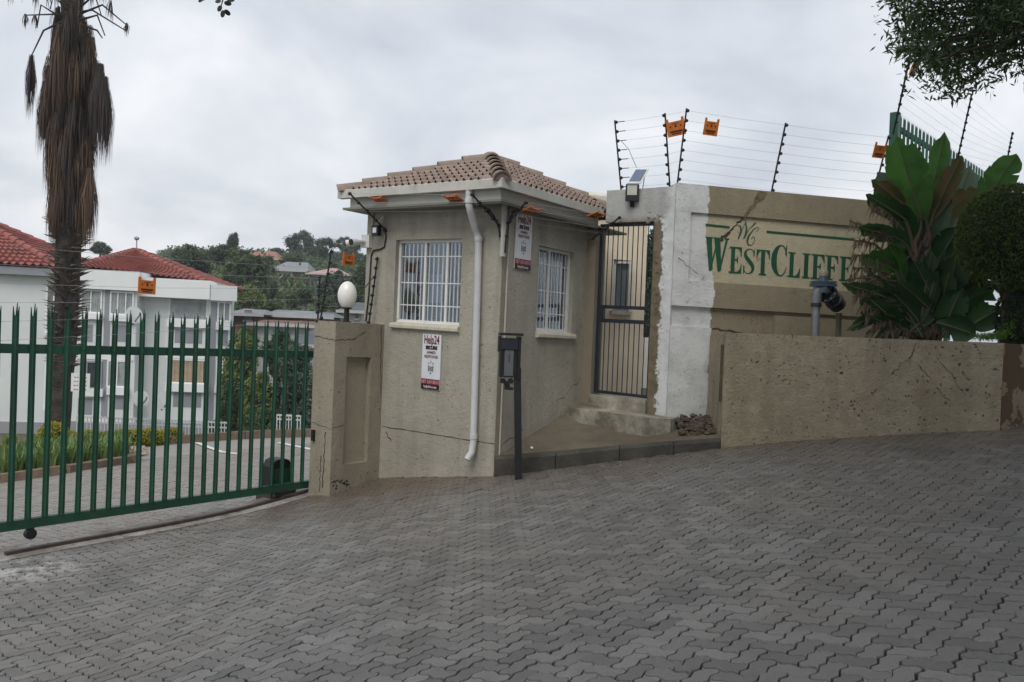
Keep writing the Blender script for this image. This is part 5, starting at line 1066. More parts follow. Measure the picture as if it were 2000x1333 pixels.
# twig at the top of the picture, on a bough of the street tree behind
tg = thing('street_tree', 'tree branch twig with a few round dark leaves hanging from above', 'tree', (-3.6, -2.2, -.15)); mb = MB(); e0 = at(448, -60, 2.4)
mb.tube([V3(-3.6, -2.2, -.3), V3(-3.5, -2.1, 2.0), V3(-3.2, -1.5, 3.6)], [.14, .12, .09], 9); mb.tube([V3(-3.2, -1.5, 3.6), V3(-2.2, .6, 3.7), e0 + V3(-.05, -.1, .12), e0], [.08, .04, .012, .006], 7)
for q in ((430, 20), (400, -8)): mb.tube([e0, at(q[0] + 8, q[1] - 30, 2.4), at(*q, 2.4)], [.004, .0025, .0012], 5)
cz = [V3(random.uniform(-3, 6), random.uniform(-7, .6), random.uniform(5.2, 8.0)) for _ in range(70)]; pq, dq = clump_points(cz, [(.9, .9, .6)] * 70, 12000, .3); pq = pq[pq[:, 2] > 2.4 + .55 * np.maximum(pq[:, 1], 0) + 1.5]; v, f = leaves(pq, .20, .10, .2); npmesh('crown', v, f, M_tree, tg)  # unseen crown added above and behind the camera to shade the ground
for q in cz[::6]: mb.tube([V3(-3.2, -1.5, 3.6), (V3(-3.2, -1.5, 3.6) + q) / 2 + V3(0, 0, .6), q], [.07, .05, .02], 6)
build('trunk', mb, M_trunk, tg, smooth=True); M_twig = leaf_mat('twig_leaf', (.016, .022, .016), (.03, .04, .028), .5, .15)
for (x, y, x2, y2, w) in ((434, 14, 424, 20, .017), (438, 8, 452, 6, .017), (436, 20, 434, 35, .014), (438, 20, 450, 30, .014), (442, -4, 458, 2, .017), (398, -6, 388, 5, .013), (404, -10, 396, 2, .012), (432, 2, 420, 4, .014)):
    a_, b_ = at(x, y, 2.4), at(x2, y2, 2.4 + jit(.02)); d = b_ - a_; d /= np.linalg.norm(d); s = np.cross(d, V3(jit(.5), 1, jit(.3))); s /= np.linalg.norm(s); ln = np.linalg.norm(b_ - a_); mb = MB(); pts = []
    for k in range(10):
        t = 2 * math.pi * k / 10; pts.append(a_ + d * (ln * (.5 - .5 * math.cos(t))) + s * (w * .5 * math.sin(t)))
    mb.add(pts, [tuple(range(10))]); build('leaf', mb, M_twig, tg, fix=False)
# ------------------------------------------------------------------ palm
PDp = 17.6; px2m = PDp / F
pbm = at(108, 885, PDp); pbm[2] = float(ground(pbm[0], pbm[1])) + .02
palm = thing('palm_tree', 'tall fan palm with a shaggy skirt of dead brown fronds', 'tree', pbm)
ctl = [(108, 905, 24), (110, 868, 22), (117, 800, 21), (122, 740, 19), (127, 690, 20), (130, 600, 21), (133, 500, 23), (137, 380, 22), (140, 200, 22), (140, 60, 24), (140, 25, 18), (140, -40, 26), (140, -90, 14)]
tp_ = [at(x, y, PDp) for x, y, _ in ctl]; tr2 = [w * px2m for *_, w in ctl]
n = NT('palm_bark'); c = n.mix(n.step(n.noise(3, 5, .65), .4, .65), (.022, .017, .014), (.085, .068, .055)); c = n.mix(n.math('MULTIPLY', n.step(n.noise(9, 4, .6, stretch=(1, 1, 3)), .45, .65), .6), c, (.014, .011, .010)); M_palm = n.fin(c, .9, n.bump(n.noise(14, 4, .6, stretch=(1, 1, 3)), .04))
build('trunk', MB().tube(tp_, tr2, 14), M_palm, palm, smooth=True)
def trunk_at(y):
    ys_ = [q[1] for q in ctl]; i = np.argsort(ys_); xx = np.interp(y, np.array(ys_)[i], np.array([q[0] for q in ctl])[i]); ww = np.interp(y, np.array(ys_)[i], np.array([q[2] for q in ctl])[i]); return at(xx, y, PDp), ww * px2m
mb = MB()
for i in range(300):
    y = random.uniform(430, 720); p_, r_ = trunk_at(y); t = random.uniform(0, 2 * math.pi); d = V3(math.cos(t), math.sin(t), 0); l_ = random.uniform(.14, .32); s = np.cross(d, Z) * random.uniform(.025, .05); u0 = p_ + d * r_ * .9
    tip_ = u0 + d * l_ + Z * random.uniform(.02, .16); mb.add([u0 - s, u0 + s, u0 + Z * .05, tip_ + s * .5, tip_ - s * .5], [(0, 1, 3, 4), (1, 2, 3), (2, 0, 4), (2, 4, 3)])
o = build('leaf_stub', mb, simple('leaf_stub', (.12, .097, .08), .9, .6, 9), palm, fix=False); o['kind'] = 'stuff'
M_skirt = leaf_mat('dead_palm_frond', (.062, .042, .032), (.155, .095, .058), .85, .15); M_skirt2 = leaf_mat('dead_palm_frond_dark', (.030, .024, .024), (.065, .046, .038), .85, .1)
def strips(top, n_, ln, spread, wid, out=None):
    """hanging narrow strips of a dead fan frond"""
    V_, F_ = [], []
    for k in range(n_):
        a = random.uniform(0, 2 * math.pi); s0 = V3(math.cos(a), math.sin(a), 0) * spread * random.uniform(0, .35); s1 = V3(math.cos(a), math.sin(a), 0) * spread * random.uniform(.3, 1.0); L1 = ln * random.uniform(.55, 1.05); w = V3(math.cos(a + 1.6), math.sin(a + 1.6), 0) * wid
        p0_ = top + s0; p1_ = top + s0 * .3 + s1 * .8 - Z * L1 * .45; p2_ = top + s1 * .8 - Z * L1 + V3(jit(.04), jit(.04), 0); b = len(V_); V_ += [p0_ - w * .4, p0_ + w * .4, p1_ - w, p1_ + w, p2_]; F_ += [(b, b + 1, b + 3), (b, b + 3, b + 2), (b + 2, b + 3, b + 4)]
    return V_, F_
def env(y): return np.interp(y, [10, 40, 80, 130, 200, 260, 330, 400, 470], [8, 22, 34, 46, 52, 46, 38, 34, 32]) * px2m
for grp, mt, cnt in (('dead_frond_skirt', M_skirt, 190), ('dark_frond_skirt', M_skirt2, 110)):  # darker dead fronds mixed at random among the browner ones
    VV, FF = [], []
    for i in range(cnt):
        y = random.uniform(15, 395); p_, r_ = trunk_at(y); t = random.uniform(0, 2 * math.pi); e = env(y + 40) * random.uniform(.55, .95); top = p_ + V3(math.cos(t), math.sin(t), 0) * e
        v_, f_ = strips(top, 30, min(random.uniform(.8, 1.5), (485 - y) * px2m * .95), .17, .008); b = len(VV); VV += v_; FF += [tuple(q + b for q in g) for g in f_]
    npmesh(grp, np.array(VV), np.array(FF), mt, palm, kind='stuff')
def single(pts_top, n_, ln, spread, mt, nm='dead_frond'):
    v_, f_ = strips(pts_top, int(n_ * 1.7), ln, spread, .008); npmesh(nm, np.array(v_), np.array(f_), mt, palm)
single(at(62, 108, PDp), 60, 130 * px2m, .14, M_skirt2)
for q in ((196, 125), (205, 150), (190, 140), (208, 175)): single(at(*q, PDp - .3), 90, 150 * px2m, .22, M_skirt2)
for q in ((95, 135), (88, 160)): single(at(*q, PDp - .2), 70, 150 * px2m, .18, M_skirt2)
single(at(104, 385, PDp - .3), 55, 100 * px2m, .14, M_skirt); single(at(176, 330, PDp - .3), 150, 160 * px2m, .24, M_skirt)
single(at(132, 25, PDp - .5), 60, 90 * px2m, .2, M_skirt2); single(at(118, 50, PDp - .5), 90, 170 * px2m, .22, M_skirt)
# stalks of the lower fronds and the crown above
mb = MB()
for (a_, b_, c_) in (((130, 30), (110, 28), (50, 30)), ((150, 30), (200, 10), (248, 50)), ((155, 40), (190, 30), (205, 70)), ((125, 40), (85, 60), (62, 108)), ((120, 35), (80, 10), (72, 55)), ((150, 20), (185, -10), (198, 30)), ((130, 20), (105, -10), (98, 18)), ((160, 50), (190, 60), (200, 75)), ((150, 25), (180, 20), (245, 60))): mb.tube([at(*a_, PDp - .3), at(*b_, PDp - .4), at(*c_, PDp - .4)], [.028, .02, .012], 5)
build('frond_stalk', mb, M_palm, palm, smooth=True)
VV, FF = [], []
for q in ((20, -40), (45, -60), (70, -30), (95, -30), (110, -40), (160, -30), (180, -45), (200, -30), (225, -50), (215, 0), (248, 45), (50, 28), (68, 30)):
    v_, f_ = strips(at(*q, PDp - .5), 14, (random.uniform(50, 85) if q[1] < 10 else 30) * px2m, .10, .010); b = len(VV); VV += v_; FF += [tuple(x + b for x in g) for g in f_]
npmesh('hanging_tip', np.array(VV), np.array(FF), M_skirt2, palm, kind='stuff')
M_fan = leaf_mat('palm_fan', (.04, .07, .02), (.06, .10, .03), .5, .25)
for i in range(14):
    t = i * 2 * math.pi / 14 + jit(.2); d = V3(math.cos(t), math.sin(t), 0); h0 = tp_[-2]; h1 = h0 + d * random.uniform(.7, 1.0) + Z * random.uniform(.5, 1.2); mb = MB(); mb.tube([h0, (h0 + h1) / 2 + Z * .1, h1], [.03, .02, .012], 5); s = np.cross(d, Z)
    for k in range(15):
        an = (k - 7) / 7 * 1.9; dd = d * math.cos(an) + s * math.sin(an); e = h1 + dd * random.uniform(.6, .85) + Z * (.15 - .25 * abs(an)); w = np.cross(dd, Z) * .03; m_ = h1 + dd * .4 + Z * .08; mb.add([h1, m_ - w, e, m_ + w], [(0, 1, 2, 3)])
    build('fan_frond', mb, M_fan, palm, fix=False)
nb = at(157, 748, PDp - .36); NFr = Fr(nb, V3(.99, .1, 0), V3(.1, -.99, 0)); ns = thing('notice_board', 'small white notice board fixed to the palm trunk', 'sign', nb - Z * .2)
build('board', MB().box(NFr, -.19, .19, -.012, .0, -.19, .20), M_white, ns)
for i in range(4):
    mbx = MB(); z_ = .11 - i * .085
    for k in range(5): mbx.box(NFr, -.13 + k * .055, -.13 + k * .055 + .035, .001, .003, z_ - .012 + jit(.006), z_ + .012)
    build('text_line', mbx, M_greyink, ns, fix=False)

# ------------------------------------------------------------------ planted bed, hedge, kerbs of the courtyard
bed = [hit(-60, 952), hit(0, 943), hit(130, 925), hit(255, 905), hit(262, 898), hit(238, 884), hit(170, 872), hit(60, 872), hit(-80, 880)]
mb = MB(); world_prism(mb, [tuple(p_[:2]) for p_ in bed], lambda x, y: float(ground(x, y)) - .3, lambda x, y: float(ground(x, y)) + .06); o = build('flower_bed', mb, M_soil); o['kind'] = 'structure'
kb = thing('bed_kerb', 'brown kerb stones edging the flower bed under the palm', 'kerb', bed[2]); path = bed[:6]
M_bk = simple('brown_kerb', (.15, .105, .075), .9, .3, 5, .01, 30)
for a_, b_ in zip(path[:-1], path[1:]):
    ln = np.linalg.norm(b_ - a_); k = max(1, int(ln / .8))
    for i in range(k):
        p_, q_ = a_ + (b_ - a_) * (i / k), a_ + (b_ - a_) * ((i + .96) / k); build('kerb_stone', MB().bar(p_ + Z * .02, q_ + Z * .02, .14, .22), M_bk, kb)
fk = [hit(262, 872), hit(350, 866), hit(440, 859), hit(520, 855), hit(600, 853), hit(660, 852)]
kf = thing('courtyard_kerb', 'low brown kerb along the far edge of the paved courtyard', 'kerb', fk[2])
for a_, b_ in zip(fk[:-1], fk[1:]):
    for i in range(2): p_, q_ = a_ + (b_ - a_) * (i / 2), a_ + (b_ - a_) * ((i + .97) / 2); build('kerb_stone', MB().bar(p_ + Z * .05, q_ + Z * .05, .15, .26), M_bk, kf)
def blades(name, pts, ln, wid, mat, parent, kind='stuff'):
    pts = np.array(pts); N = len(pts); a = rng.uniform(0, 6.28, N); d = np.stack([np.cos(a), np.sin(a), np.zeros(N)], 1); l = (ln * rng.uniform(.6, 1.2, N))[:, None]; lean = rng.uniform(.15, .6, N)[:, None]; s = np.stack([-np.sin(a), np.cos(a), np.zeros(N)], 1) * wid
    z = np.array([0, 0, 1.]); m = pts + d * l * lean * .4 + z * l * .6; e = pts + d * l * lean + z * l * .95; v = np.stack([pts - s, pts + s, m + s * .8, m - s * .8, e], 1).reshape(-1, 3); i = np.arange(N) * 5
    return npmesh(name, v, np.concatenate([np.stack([i, i+1, i+2], 1), np.stack([i, i+2, i+3], 1), np.stack([i+3, i+2, i+4], 1)]), mat, parent, kind=kind)
M_blade = leaf_mat('strap_leaf', (.10, .19, .04), (.19, .27, .085), .5, .3)
def bed_pt(u, v_):
    p_ = hit(10 + 228 * u, 938 - 35 * u - v_ * (52 - 24 * u)); return p_ + V3(0, 0, .05)
bb = []
for gx in range(13):
    for gy in range(3):
        c_ = bed_pt(min(1, max(0, gx / 12 + jit(.04))), min(.95, max(.05, gy / 2.3 + jit(.12)))); 
        t = thing('agapanthus', 'clump of green strap leaves in the flower bed', 'plant', c_, 'leafy clumps in the flower bed'); pts = [c_ + V3(jit(.12), jit(.12), 0) for _ in range(46)]; blades('leaf_blade', pts, .40, .017, M_blade, t)
M_hedge = leaf_mat('golden_hedge_leaf', (.20, .20, .015), (.50, .43, .025), .5, .3)
def hedge(name, label, pts, w, h, N, mat):
    cs_, rs_ = [], []
    for a_, b_ in zip(pts[:-1], pts[1:]):
        k = int(np.linalg.norm(b_ - a_) / .3) + 1
        for i in range(k): cs_.append(a_ + (b_ - a_) * i / k + V3(jit(.05), jit(.05), h * .45)); rs_.append((.26, w / 2, h * .55 + jit(.04)))
    return leafy(name, label, 'hedge', cs_, rs_, N, .06, .03, mat, True, pts[0])
hd = [hit(150, 880) + V3(0, .6, 0), hit(240, 876) + V3(0, .3, 0), hit(300, 870) + V3(0, .25, 0), hit(346, 866) + V3(0, .2, 0)]
hedge('golden_hedge', 'low golden-leaved hedge beside the courtyard', hd, .6, .34, 9000, M_hedge)
g2 = hit(88, 890) + V3(0, .3, 0); leafy('golden_shrub', 'rounded golden-leaved shrub beside the palm trunk', 'shrub', [g2 + V3(0, 0, .3), g2 + V3(.25, .1, .2)], [(.32, .3, .34), (.25, .25, .25)], 3500, .06, .03, M_hedge, True, g2)
# white lines of the parking bays, rubble in the bed corner
for (a_, b_) in (((384, 866), (432, 884)), ((432, 884), (465, 888)), ((545, 866), (612, 880))):
    p_, q_ = hit(*a_), hit(*b_); o = build('bay_marking', MB().bar(p_ + Z * .012, q_ + Z * .012, .09, .012), M_white); o['kind'] = 'structure'
mb = MB()
for _ in range(60): p_ = hit(random.uniform(232, 285), random.uniform(876, 892)); rock(mb, p_ + Z * .03, random.uniform(.03, .08))
o = build('stone_chips', mb, simple('pale_stone', (.33, .27, .22), .9, .3, 8)); o['kind'] = 'stuff'; o['label'] = 'loose pale stones beside the flower bed corner'; o['category'] = 'stones'
# white courtyard palisade
wf = thing('courtyard_fence', 'low white bar fence behind the golden hedge', 'fence', at(330, 858, 20.5)); M_wf = simple('fence_white', (.50, .52, .52), .6, .1); f0, f1 = at(150, 850, 20.5), at(445, 862, 21.5); ft0, ft1 = at(150, 812, 20.5), at(445, 824, 21.5)
f0 = f0 - Z * .3; f1 = f1 - Z * .3
for q in (.96, .80): build('rail', MB().bar(f0 + (ft0 - f0) * q, f1 + (ft1 - f1) * q, .03, .04), M_wf, wf)
for i in range(46):
    a_ = f0 + (f1 - f0) * i / 45; b_ = ft0 + (ft1 - ft0) * i / 45; build('bar', MB().bar(a_, b_, .022, .022, up=V3(0, 1, 0)), M_wf, wf)
wf2 = thing('courtyard_fence', 'short white bar fence beside the slim white pole', 'fence', at(570, 855, 20)); g0, g1, h0_, h1_ = at(541, 860, 20), at(586, 860, 20), at(541, 811, 20), at(587, 813, 20)
build('rail', MB().bar(h0_, h1_, .03, .04).bar(h0_ - Z * .1, h1_ - Z * .1, .03, .03), M_wf, wf2, fix=False)
for i in range(9): build('bar', MB().bar(g0 + (g1 - g0) * i / 8 - Z * .3, h0_ + (h1_ - h0_) * i / 8, .022, .022, up=V3(0, 1, 0)), M_wf, wf2)
wp_ = thing('lamp_pole', 'slim white pole standing at the far edge of the courtyard', 'pole', hit(533, 864)); pb_ = hit(533, 864); build('shaft', MB().tube([pb_ - Z * .1, at(536, 760, pb_[1]), at(541, 655, pb_[1])], [.045, .04, .03], 8), M_white, wp_, smooth=True); build('cap', MB().ell(at(541, 653, pb_[1]), .05, .05, .03, 8, 5), M_white, wp_)

# ------------------------------------------------------------------ apartment block
M_apt = simple('apartment_white', (.62, .655, .65), .8, .06, .6, .004, 20, dirt=(.15, (.36, .37, .36))); M_apt2 = simple('apartment_trim', (.74, .76, .76), .7, .05, 1); M_aptg = simple('apartment_grey', (.25, .265, .29), .8, .08, 1); M_plinth = simple('apartment_plinth', (.28, .29, .305), .85, .1, 1); M_red = simple('red_roof_tile', (.25, .078, .062), .8, .3, 1.5, .01, 12, dirt=(.3, (.16, .05, .04))); M_wing = simple('window_dark', (.045, .055, .062), .2, .4, 2); M_cur = simple('grey_curtain', (.30, .33, .33), .9, .25, 3); M_tan = simple('tan_curtain', (.36, .27, .19), .9, .2, 4)
AD = V3(.985, .17, -.006); APT = Fr(at(0, 700, 30.5), AD / np.hypot(.985, .17), V3(.17, -.985, 0) / np.hypot(.985, .17)); ANG = Fr(APT(APT.px(407, 700)[0], 0, 0), V3(.80, .60, 0), V3(.60, -.80, 0))
ab = thing('apartment_block', 'white apartment block with bay windows and red tiled hip roofs', 'building', APT(3, -2, -8.0))
def abox(fr, x0, y0, x1, y1, n0, n1, mat, nm, par=None, lab=None):
    t0, z0_ = fr.px((x0 + x1) / 2, y1, n1); _, z1_ = fr.px((x0 + x1) / 2, y0, n1); ta = fr.px(x0, (y0 + y1) / 2, n1)[0]; tb = fr.px(x1, (y0 + y1) / 2, n1)[0]; return build(nm, MB().box(fr, ta, tb, n0, n1, z0_, z1_), mat, par or ab)
abox(APT, -260, 530, 112, 840, -6, 0, M_apt, 'left_wall'); abox(APT, 112, 545, 264, 850, -6, .35, M_apt, 'bay_wall'); abox(APT, 264, 545, 407, 850, -6, -.35, M_apt, 'right_wall'); abox(APT, -260, 822, 112, 930, -6, .06, M_plinth, 'left_plinth'); abox(APT, 112, 826, 407, 930, -6, .40, M_plinth, 'plinth')
t1 = ANG.px(450, 700)[0]; build('angled_wall', MB().box(ANG, 0, t1, -4, 0, ANG.px(430, 850)[1] - 2.5, ANG.px(430, 570)[1]), M_apt, ab)
abox(APT, 322, 690, 407, 850, -.35, .02, M_apt, 'bay_wall'); abox(APT, 322, 625, 407, 690, -.35, .02, M_apt, 'bay_wall')
for (x0, x1, ya, yb, nf) in ((150, 272, 528, 566, .55), (268, 410, 546, 582, .22)): abox(APT, x0, ya, x1, yb, -1.2, nf, M_apt2, 'parapet')
build('parapet', MB().box(ANG, -.05, t1 + .1, -1, .22, ANG.px(430, 588)[1], ANG.px(430, 558)[1]), M_apt2, ab)
abox(APT, -260, 516, 118, 531, -.4, .35, M_aptg, 'eaves_gutter')
def awin(fr, x0, y0, x1, y1, nf, cur, nm_lab=None, split=2):
    w = abox(fr, x0, y0, x1, y1, nf - .25, nf + .012, M_wing, 'window'); ta = fr.px(x0, (y0+y1)/2, nf)[0]; tb = fr.px(x1, (y0+y1)/2, nf)[0]; xm = (x0+x1)/2; zt = fr.px(xm, y0, nf)[1]; zb = fr.px(xm, y1, nf)[1]; fw = .055
    build('window_frame', MB().box(fr, ta, tb, nf + .013, nf + .05, zt - fw, zt).box(fr, ta, tb, nf + .013, nf + .05, zb, zb + fw).box(fr, ta, ta + fw, nf + .013, nf + .05, zb + fw, zt - fw).box(fr, tb - fw, tb, nf + .013, nf + .05, zb + fw, zt - fw), M_apt2 if cur is not None else M_aptg, w, fix=False)
    if cur is not None:
        vs, fs = [], []; nn = 40
        for i in range(nn + 1):
            f = i / nn; t = ta + fw + (tb - ta - 2 * fw) * f; d = nf + .030 + .010 * math.sin(i * 1.4); vs += [fr(t, d, zb + fw), fr(t, d, zt - fw)]
        build('curtain', MB().add(vs, [(2*i, 2*i+2, 2*i+3, 2*i+1) for i in range(nn) if cur is not M_tan or not (i < 4 or i > 36)]), cur, w, fix=False)
    for q in range(1, split): t = ta + (tb - ta) * q / split; build('mullion', MB().box(fr, t - .02, t + .02, nf + .044, nf + .065, zb + fw, zt - fw), M_apt2, w)
for (fr, x0, y0, x1, y1, nf, cur, sp) in ((APT, 157, 566, 200, 612, .35, M_cur, 2), (APT, 215, 570, 262, 616, .35, M_cur, 3), (APT, 330, 582, 406, 626, -.35, M_cur, 1), (APT, 168, 706, 200, 760, .35, None, 1), (APT, 209, 704, 250, 757, .35, M_cur, 2), (APT, 326, 702, 406, 750, .02, M_tan, 1), (APT, 90, 557, 107, 648, 0, M_cur, 1), (APT, 87, 710, 99, 795, 0, M_cur, 1), (ANG, 424, 590, 450, 629, 0, M_cur, 2), (ANG, 421, 704, 446, 752, 0, M_cur, 2)): awin(fr, x0, y0, x1, y1, nf, cur, None, sp)
for (x0, x1, ya, yb, nf) in ((155, 198, 612, 624, .35), (213, 262, 616, 628, .35), (326, 406, 626, 640, .0), (160, 200, 760, 775, .35), (208, 250, 757, 772, .35), (322, 406, 750, 766, .02), (86, 110, 648, 654, .0), (84, 102, 795, 802, 0)): abox(APT, x0, ya, x1, yb, nf - .1, nf + .16, M_apt2, 'window_sill')
for (fr, x0, x1, ya, yb, nf) in ((ANG, 423, 449, 630, 645, .0), (ANG, 420, 446, 753, 768, .0)): abox(fr, x0, ya, x1, yb, nf - .1, nf + .12, M_apt2, 'window_sill')
for (fr, x0, x1, ya, yb, nf) in ((APT, 162, 181, 634, 668, .36), (APT, 229, 252, 636, 668, .36), (APT, 341, 395, 644, 671, .03), (APT, 152, 180, 778, 810, .36), (APT, 225, 252, 775, 800, .36), (APT, 338, 393, 768, 796, .03), (ANG, 425, 445, 646, 676, .01), (ANG, 422, 443, 770, 795, .01), (APT, 201, 213, 566, 815, .362), (ANG, 407.5, 420, 590, 840, .012)): abox(fr, x0, ya, x1, yb, nf - .1, nf, M_aptg, 'grey_panel')
for (x0, x1, ya, yb, nf) in ((150, 262, 690, 703, .38), (322, 407, 690, 701, .06), (150, 262, 816, 826, .38)): abox(APT, x0, ya, x1, yb, nf - .3, nf, M_apt2, 'string_course')
def hiproof(nm, e0, e1, bk, apex, par, mat, rows=15, cols=44, amp=.11):
    c4 = [np.array(e0), np.array(e1), np.array(e1) + bk, np.array(e0) + bk]; apex = np.array(apex); vs, fs = [], []
    for k in range(4):
        a_, b_ = c4[k], c4[(k+1) % 4]; nr = np.cross(b_ - a_, apex - a_); nr /= np.linalg.norm(nr); nr = nr if nr[2] > 0 else -nr; base = len(vs)
        for r_ in range(rows):
            for lift, rr in ((amp * .9, r_), (0, r_ + 1)):
                f = rr / rows; p0_, p1_ = a_ + (apex - a_) * f, b_ + (apex - b_) * f
                for j in range(cols + 1):
                    g = j / cols; p_ = p0_ + (p1_ - p0_) * g; vs.append(p_ + nr * (lift + amp * .8 * (1 - f * .9) * (1 if (j % 2) else 0)))
        w = cols + 1
        for q in range(2 * rows - 1):
            for j in range(cols): i0 = base + q * w + j; fs.append((i0, i0 + 1, i0 + w + 1, i0 + w))
    rf = npmesh(nm, np.array(vs), np.array(fs), mat, par); mb = MB()
    for k in range(4):
        for i in range(14): p_ = c4[k] + (apex - c4[k]) * (i / 14); q_ = c4[k] + (apex - c4[k]) * ((i + 1.1) / 14); mb.tube([p_ + Z * .05, q_ + Z * .03], [.17, .14], 8)
    build('hip_cap', mb, mat, rf, smooth=True)
    return rf
hiproof('roof', APT(APT.px(-230, 510, .3)[0], .4, APT.px(0, 520, .3)[1]), APT(APT.px(122, 530, .3)[0], .4, APT.px(115, 527, .3)[1]), V3(-1.5, 9, 0), at(-62, 418, 35.0), ab, M_red)
rr_ = hiproof('roof', at(150, 524, 31.3), at(402, 555, 33.0), V3(-1.6, 9, .1), at(266, 492, 36.5), ab, M_red)
mb = MB(); mb.tube([at(267, 492, 36.5), at(267, 464, 36.5)], .025, 6).ell(at(267, 466, 36.5), .12, .12, .09, 8, 6); build('roof_vent', mb, M_galv, rr_)
def dish(x, y, d, r, lab):
    c_ = at(x, y, d); t = thing('satellite_dish', lab, 'satellite dish', c_); ax = V3(.80, -.55, .25); ax /= np.linalg.norm(ax); prof = [(.0, .005), (.02, r * .45), (.06, r * .8), (.12, r), (.105, r * .97), (.05, r * .75), (.02, r * .3)]
    mb = MB(); mb.lathe(c_, prof, 18, ax); o = build('reflector', mb, simple('dish_white', (.62, .63, .62), .5, .05), t, smooth=True); build('feed_arm', MB().tube([c_ + V3(0, 0, -r), c_ + ax * .45 + V3(0, 0, -.1), c_ + ax * .5], .03, 6), M_aptg, t); build('wall_arm', MB().tube([c_, c_ - ax * .3, c_ - ax * .3 + V3(-.1, .9, -.2)], .035, 6), M_aptg, t)
dish(259, 617, 30.0, .33, 'white satellite dish high on the apartment wall'); dish(272, 780, 30.4, .33, 'lower satellite dish next to the bay of the apartment block'); dish(316, 783, 30.4, .35, 'lower satellite dish on the plain apartment wall')
# ------------------------------------------------------------------ hillside: trees and houses
TM = [leaf_mat('tree_leaf_dark', (.042, .07, .036), (.085, .125, .058), .6, .2), leaf_mat('tree_leaf_mid', (.055, .09, .034), (.095, .145, .052), .6, .25), leaf_mat('tree_leaf_light', (.13, .18, .045), (.23, .28, .08), .6, .25), leaf_mat('tree_leaf_blue', (.065, .10, .075), (.11, .15, .11), .6, .2)]
def tree(x, y, w, h, d, mi, label, N=2600, clumps=26, base_y=None, group='trees on the hillside', lf=.0):
    c_ = at(x, y, d); rx, rz = w * d / F / 2, h * d / F / 2; by = (base_y if base_y else y + h * .55); b_ = at(x, by, d)
    t = thing('hillside_tree', label, 'tree', b_, group); cs_, rs_ = [], []
    for i in range(clumps):
        a = random.uniform(0, 6.28); el = random.uniform(-.75, 1.0); r_ = math.sqrt(max(.05, 1 - el * el)) * random.uniform(.35, .85); cs_.append(c_ + V3(rx * r_ * math.cos(a), rx * r_ * math.sin(a), rz * el * .78)); s_ = random.uniform(.22, .42); rs_.append((rx * s_, rx * s_, rz * s_))
    p_, dd = clump_points(cs_, rs_, N, .45); lf_ = lf or max(.10, rx * .10); v, f = leaves(p_, lf_ * 1.3, lf_ * .8, .1); npmesh('crown', v, f, TM[mi], t)
    mb = MB()
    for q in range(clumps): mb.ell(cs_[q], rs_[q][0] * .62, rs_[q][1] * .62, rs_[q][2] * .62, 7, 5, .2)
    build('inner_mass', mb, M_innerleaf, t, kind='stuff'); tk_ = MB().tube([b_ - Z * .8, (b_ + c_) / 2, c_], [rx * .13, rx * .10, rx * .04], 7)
    for q in range(0, clumps, 6): tk_.tube([(b_ + c_) / 2, cs_[q]], [rx * .06, rx * .02], 5)
    build('trunk', tk_, M_trunk, t)
for a in ((376, 522, 84, 92, 62, 0, 'round dark tree behind the right end of the red apartment roof'), (480, 548, 130, 118, 58, 1, 'broad leafy tree left of the grey-roofed house'), (456, 478, 28, 50, 66, 3, 'slim pointed treetop rising above the broad leafy tree'), (440, 505, 60, 60, 64, 0, 'dark tree between the pointed treetop and the round tree'), (486, 582, 66, 50, 48, 2, 'light green tree right of the apartment corner'), (590, 482, 66, 62, 118, 3, 'tall dark tree clump on the skyline left of the fence post'), (636, 488, 50, 48, 116, 0, 'small skyline tree beside the fence post'), (690, 500, 60, 52, 112, 0, 'dark skyline tree behind the orange sign above the lamp'), (660, 512, 46, 40, 108, 3, 'skyline tree under the orange sign'), (540, 495, 30, 22, 112, 3, 'small rounded tree on the skyline ridge'), (655, 575, 70, 95, 52, 3, 'blue-green tree behind the globe lamp'), (705, 560, 36, 90, 50, 1, 'narrow green tree beside the guardhouse wall'), (597, 580, 40, 40, 60, 1, 'small tree below the house with the pink roof'), (530, 570, 36, 44, 66, 0, 'dark tree in front of the grey-roofed house'), (196, 488, 42, 32, 75, 0, 'small dark treetop behind the palm trunk'), (625, 540, 30, 30, 90, 0, 'dark tree beside the pink roof'), (575, 505, 50, 20, 100, 1, 'low trees above the grey roof'), (728, 600, 40, 60, 45, 0, 'dark tree low beside the guardhouse wall')): tree(*a)
M_hw = simple('house_wall_white', (.42, .42, .40), .85, .1, 1); M_hg = simple('house_wall_grey', (.13, .14, .16), .85, .15, 1); M_hb = simple('house_wall_brown', (.24, .155, .11), .85, .15, 1); M_rg = simple('roof_grey', (.20, .215, .23), .7, .15, 1); M_rp = simple('roof_pink', (.38, .24, .225), .75, .12, 1); M_ro = simple('roof_orange', (.25, .12, .08), .8, .2, 1); M_rd = simple('roof_dark', (.075, .085, .10), .7, .2, 1); M_brick = simple('red_brick', (.16, .085, .065), .9, .35, 3, .03, 6)
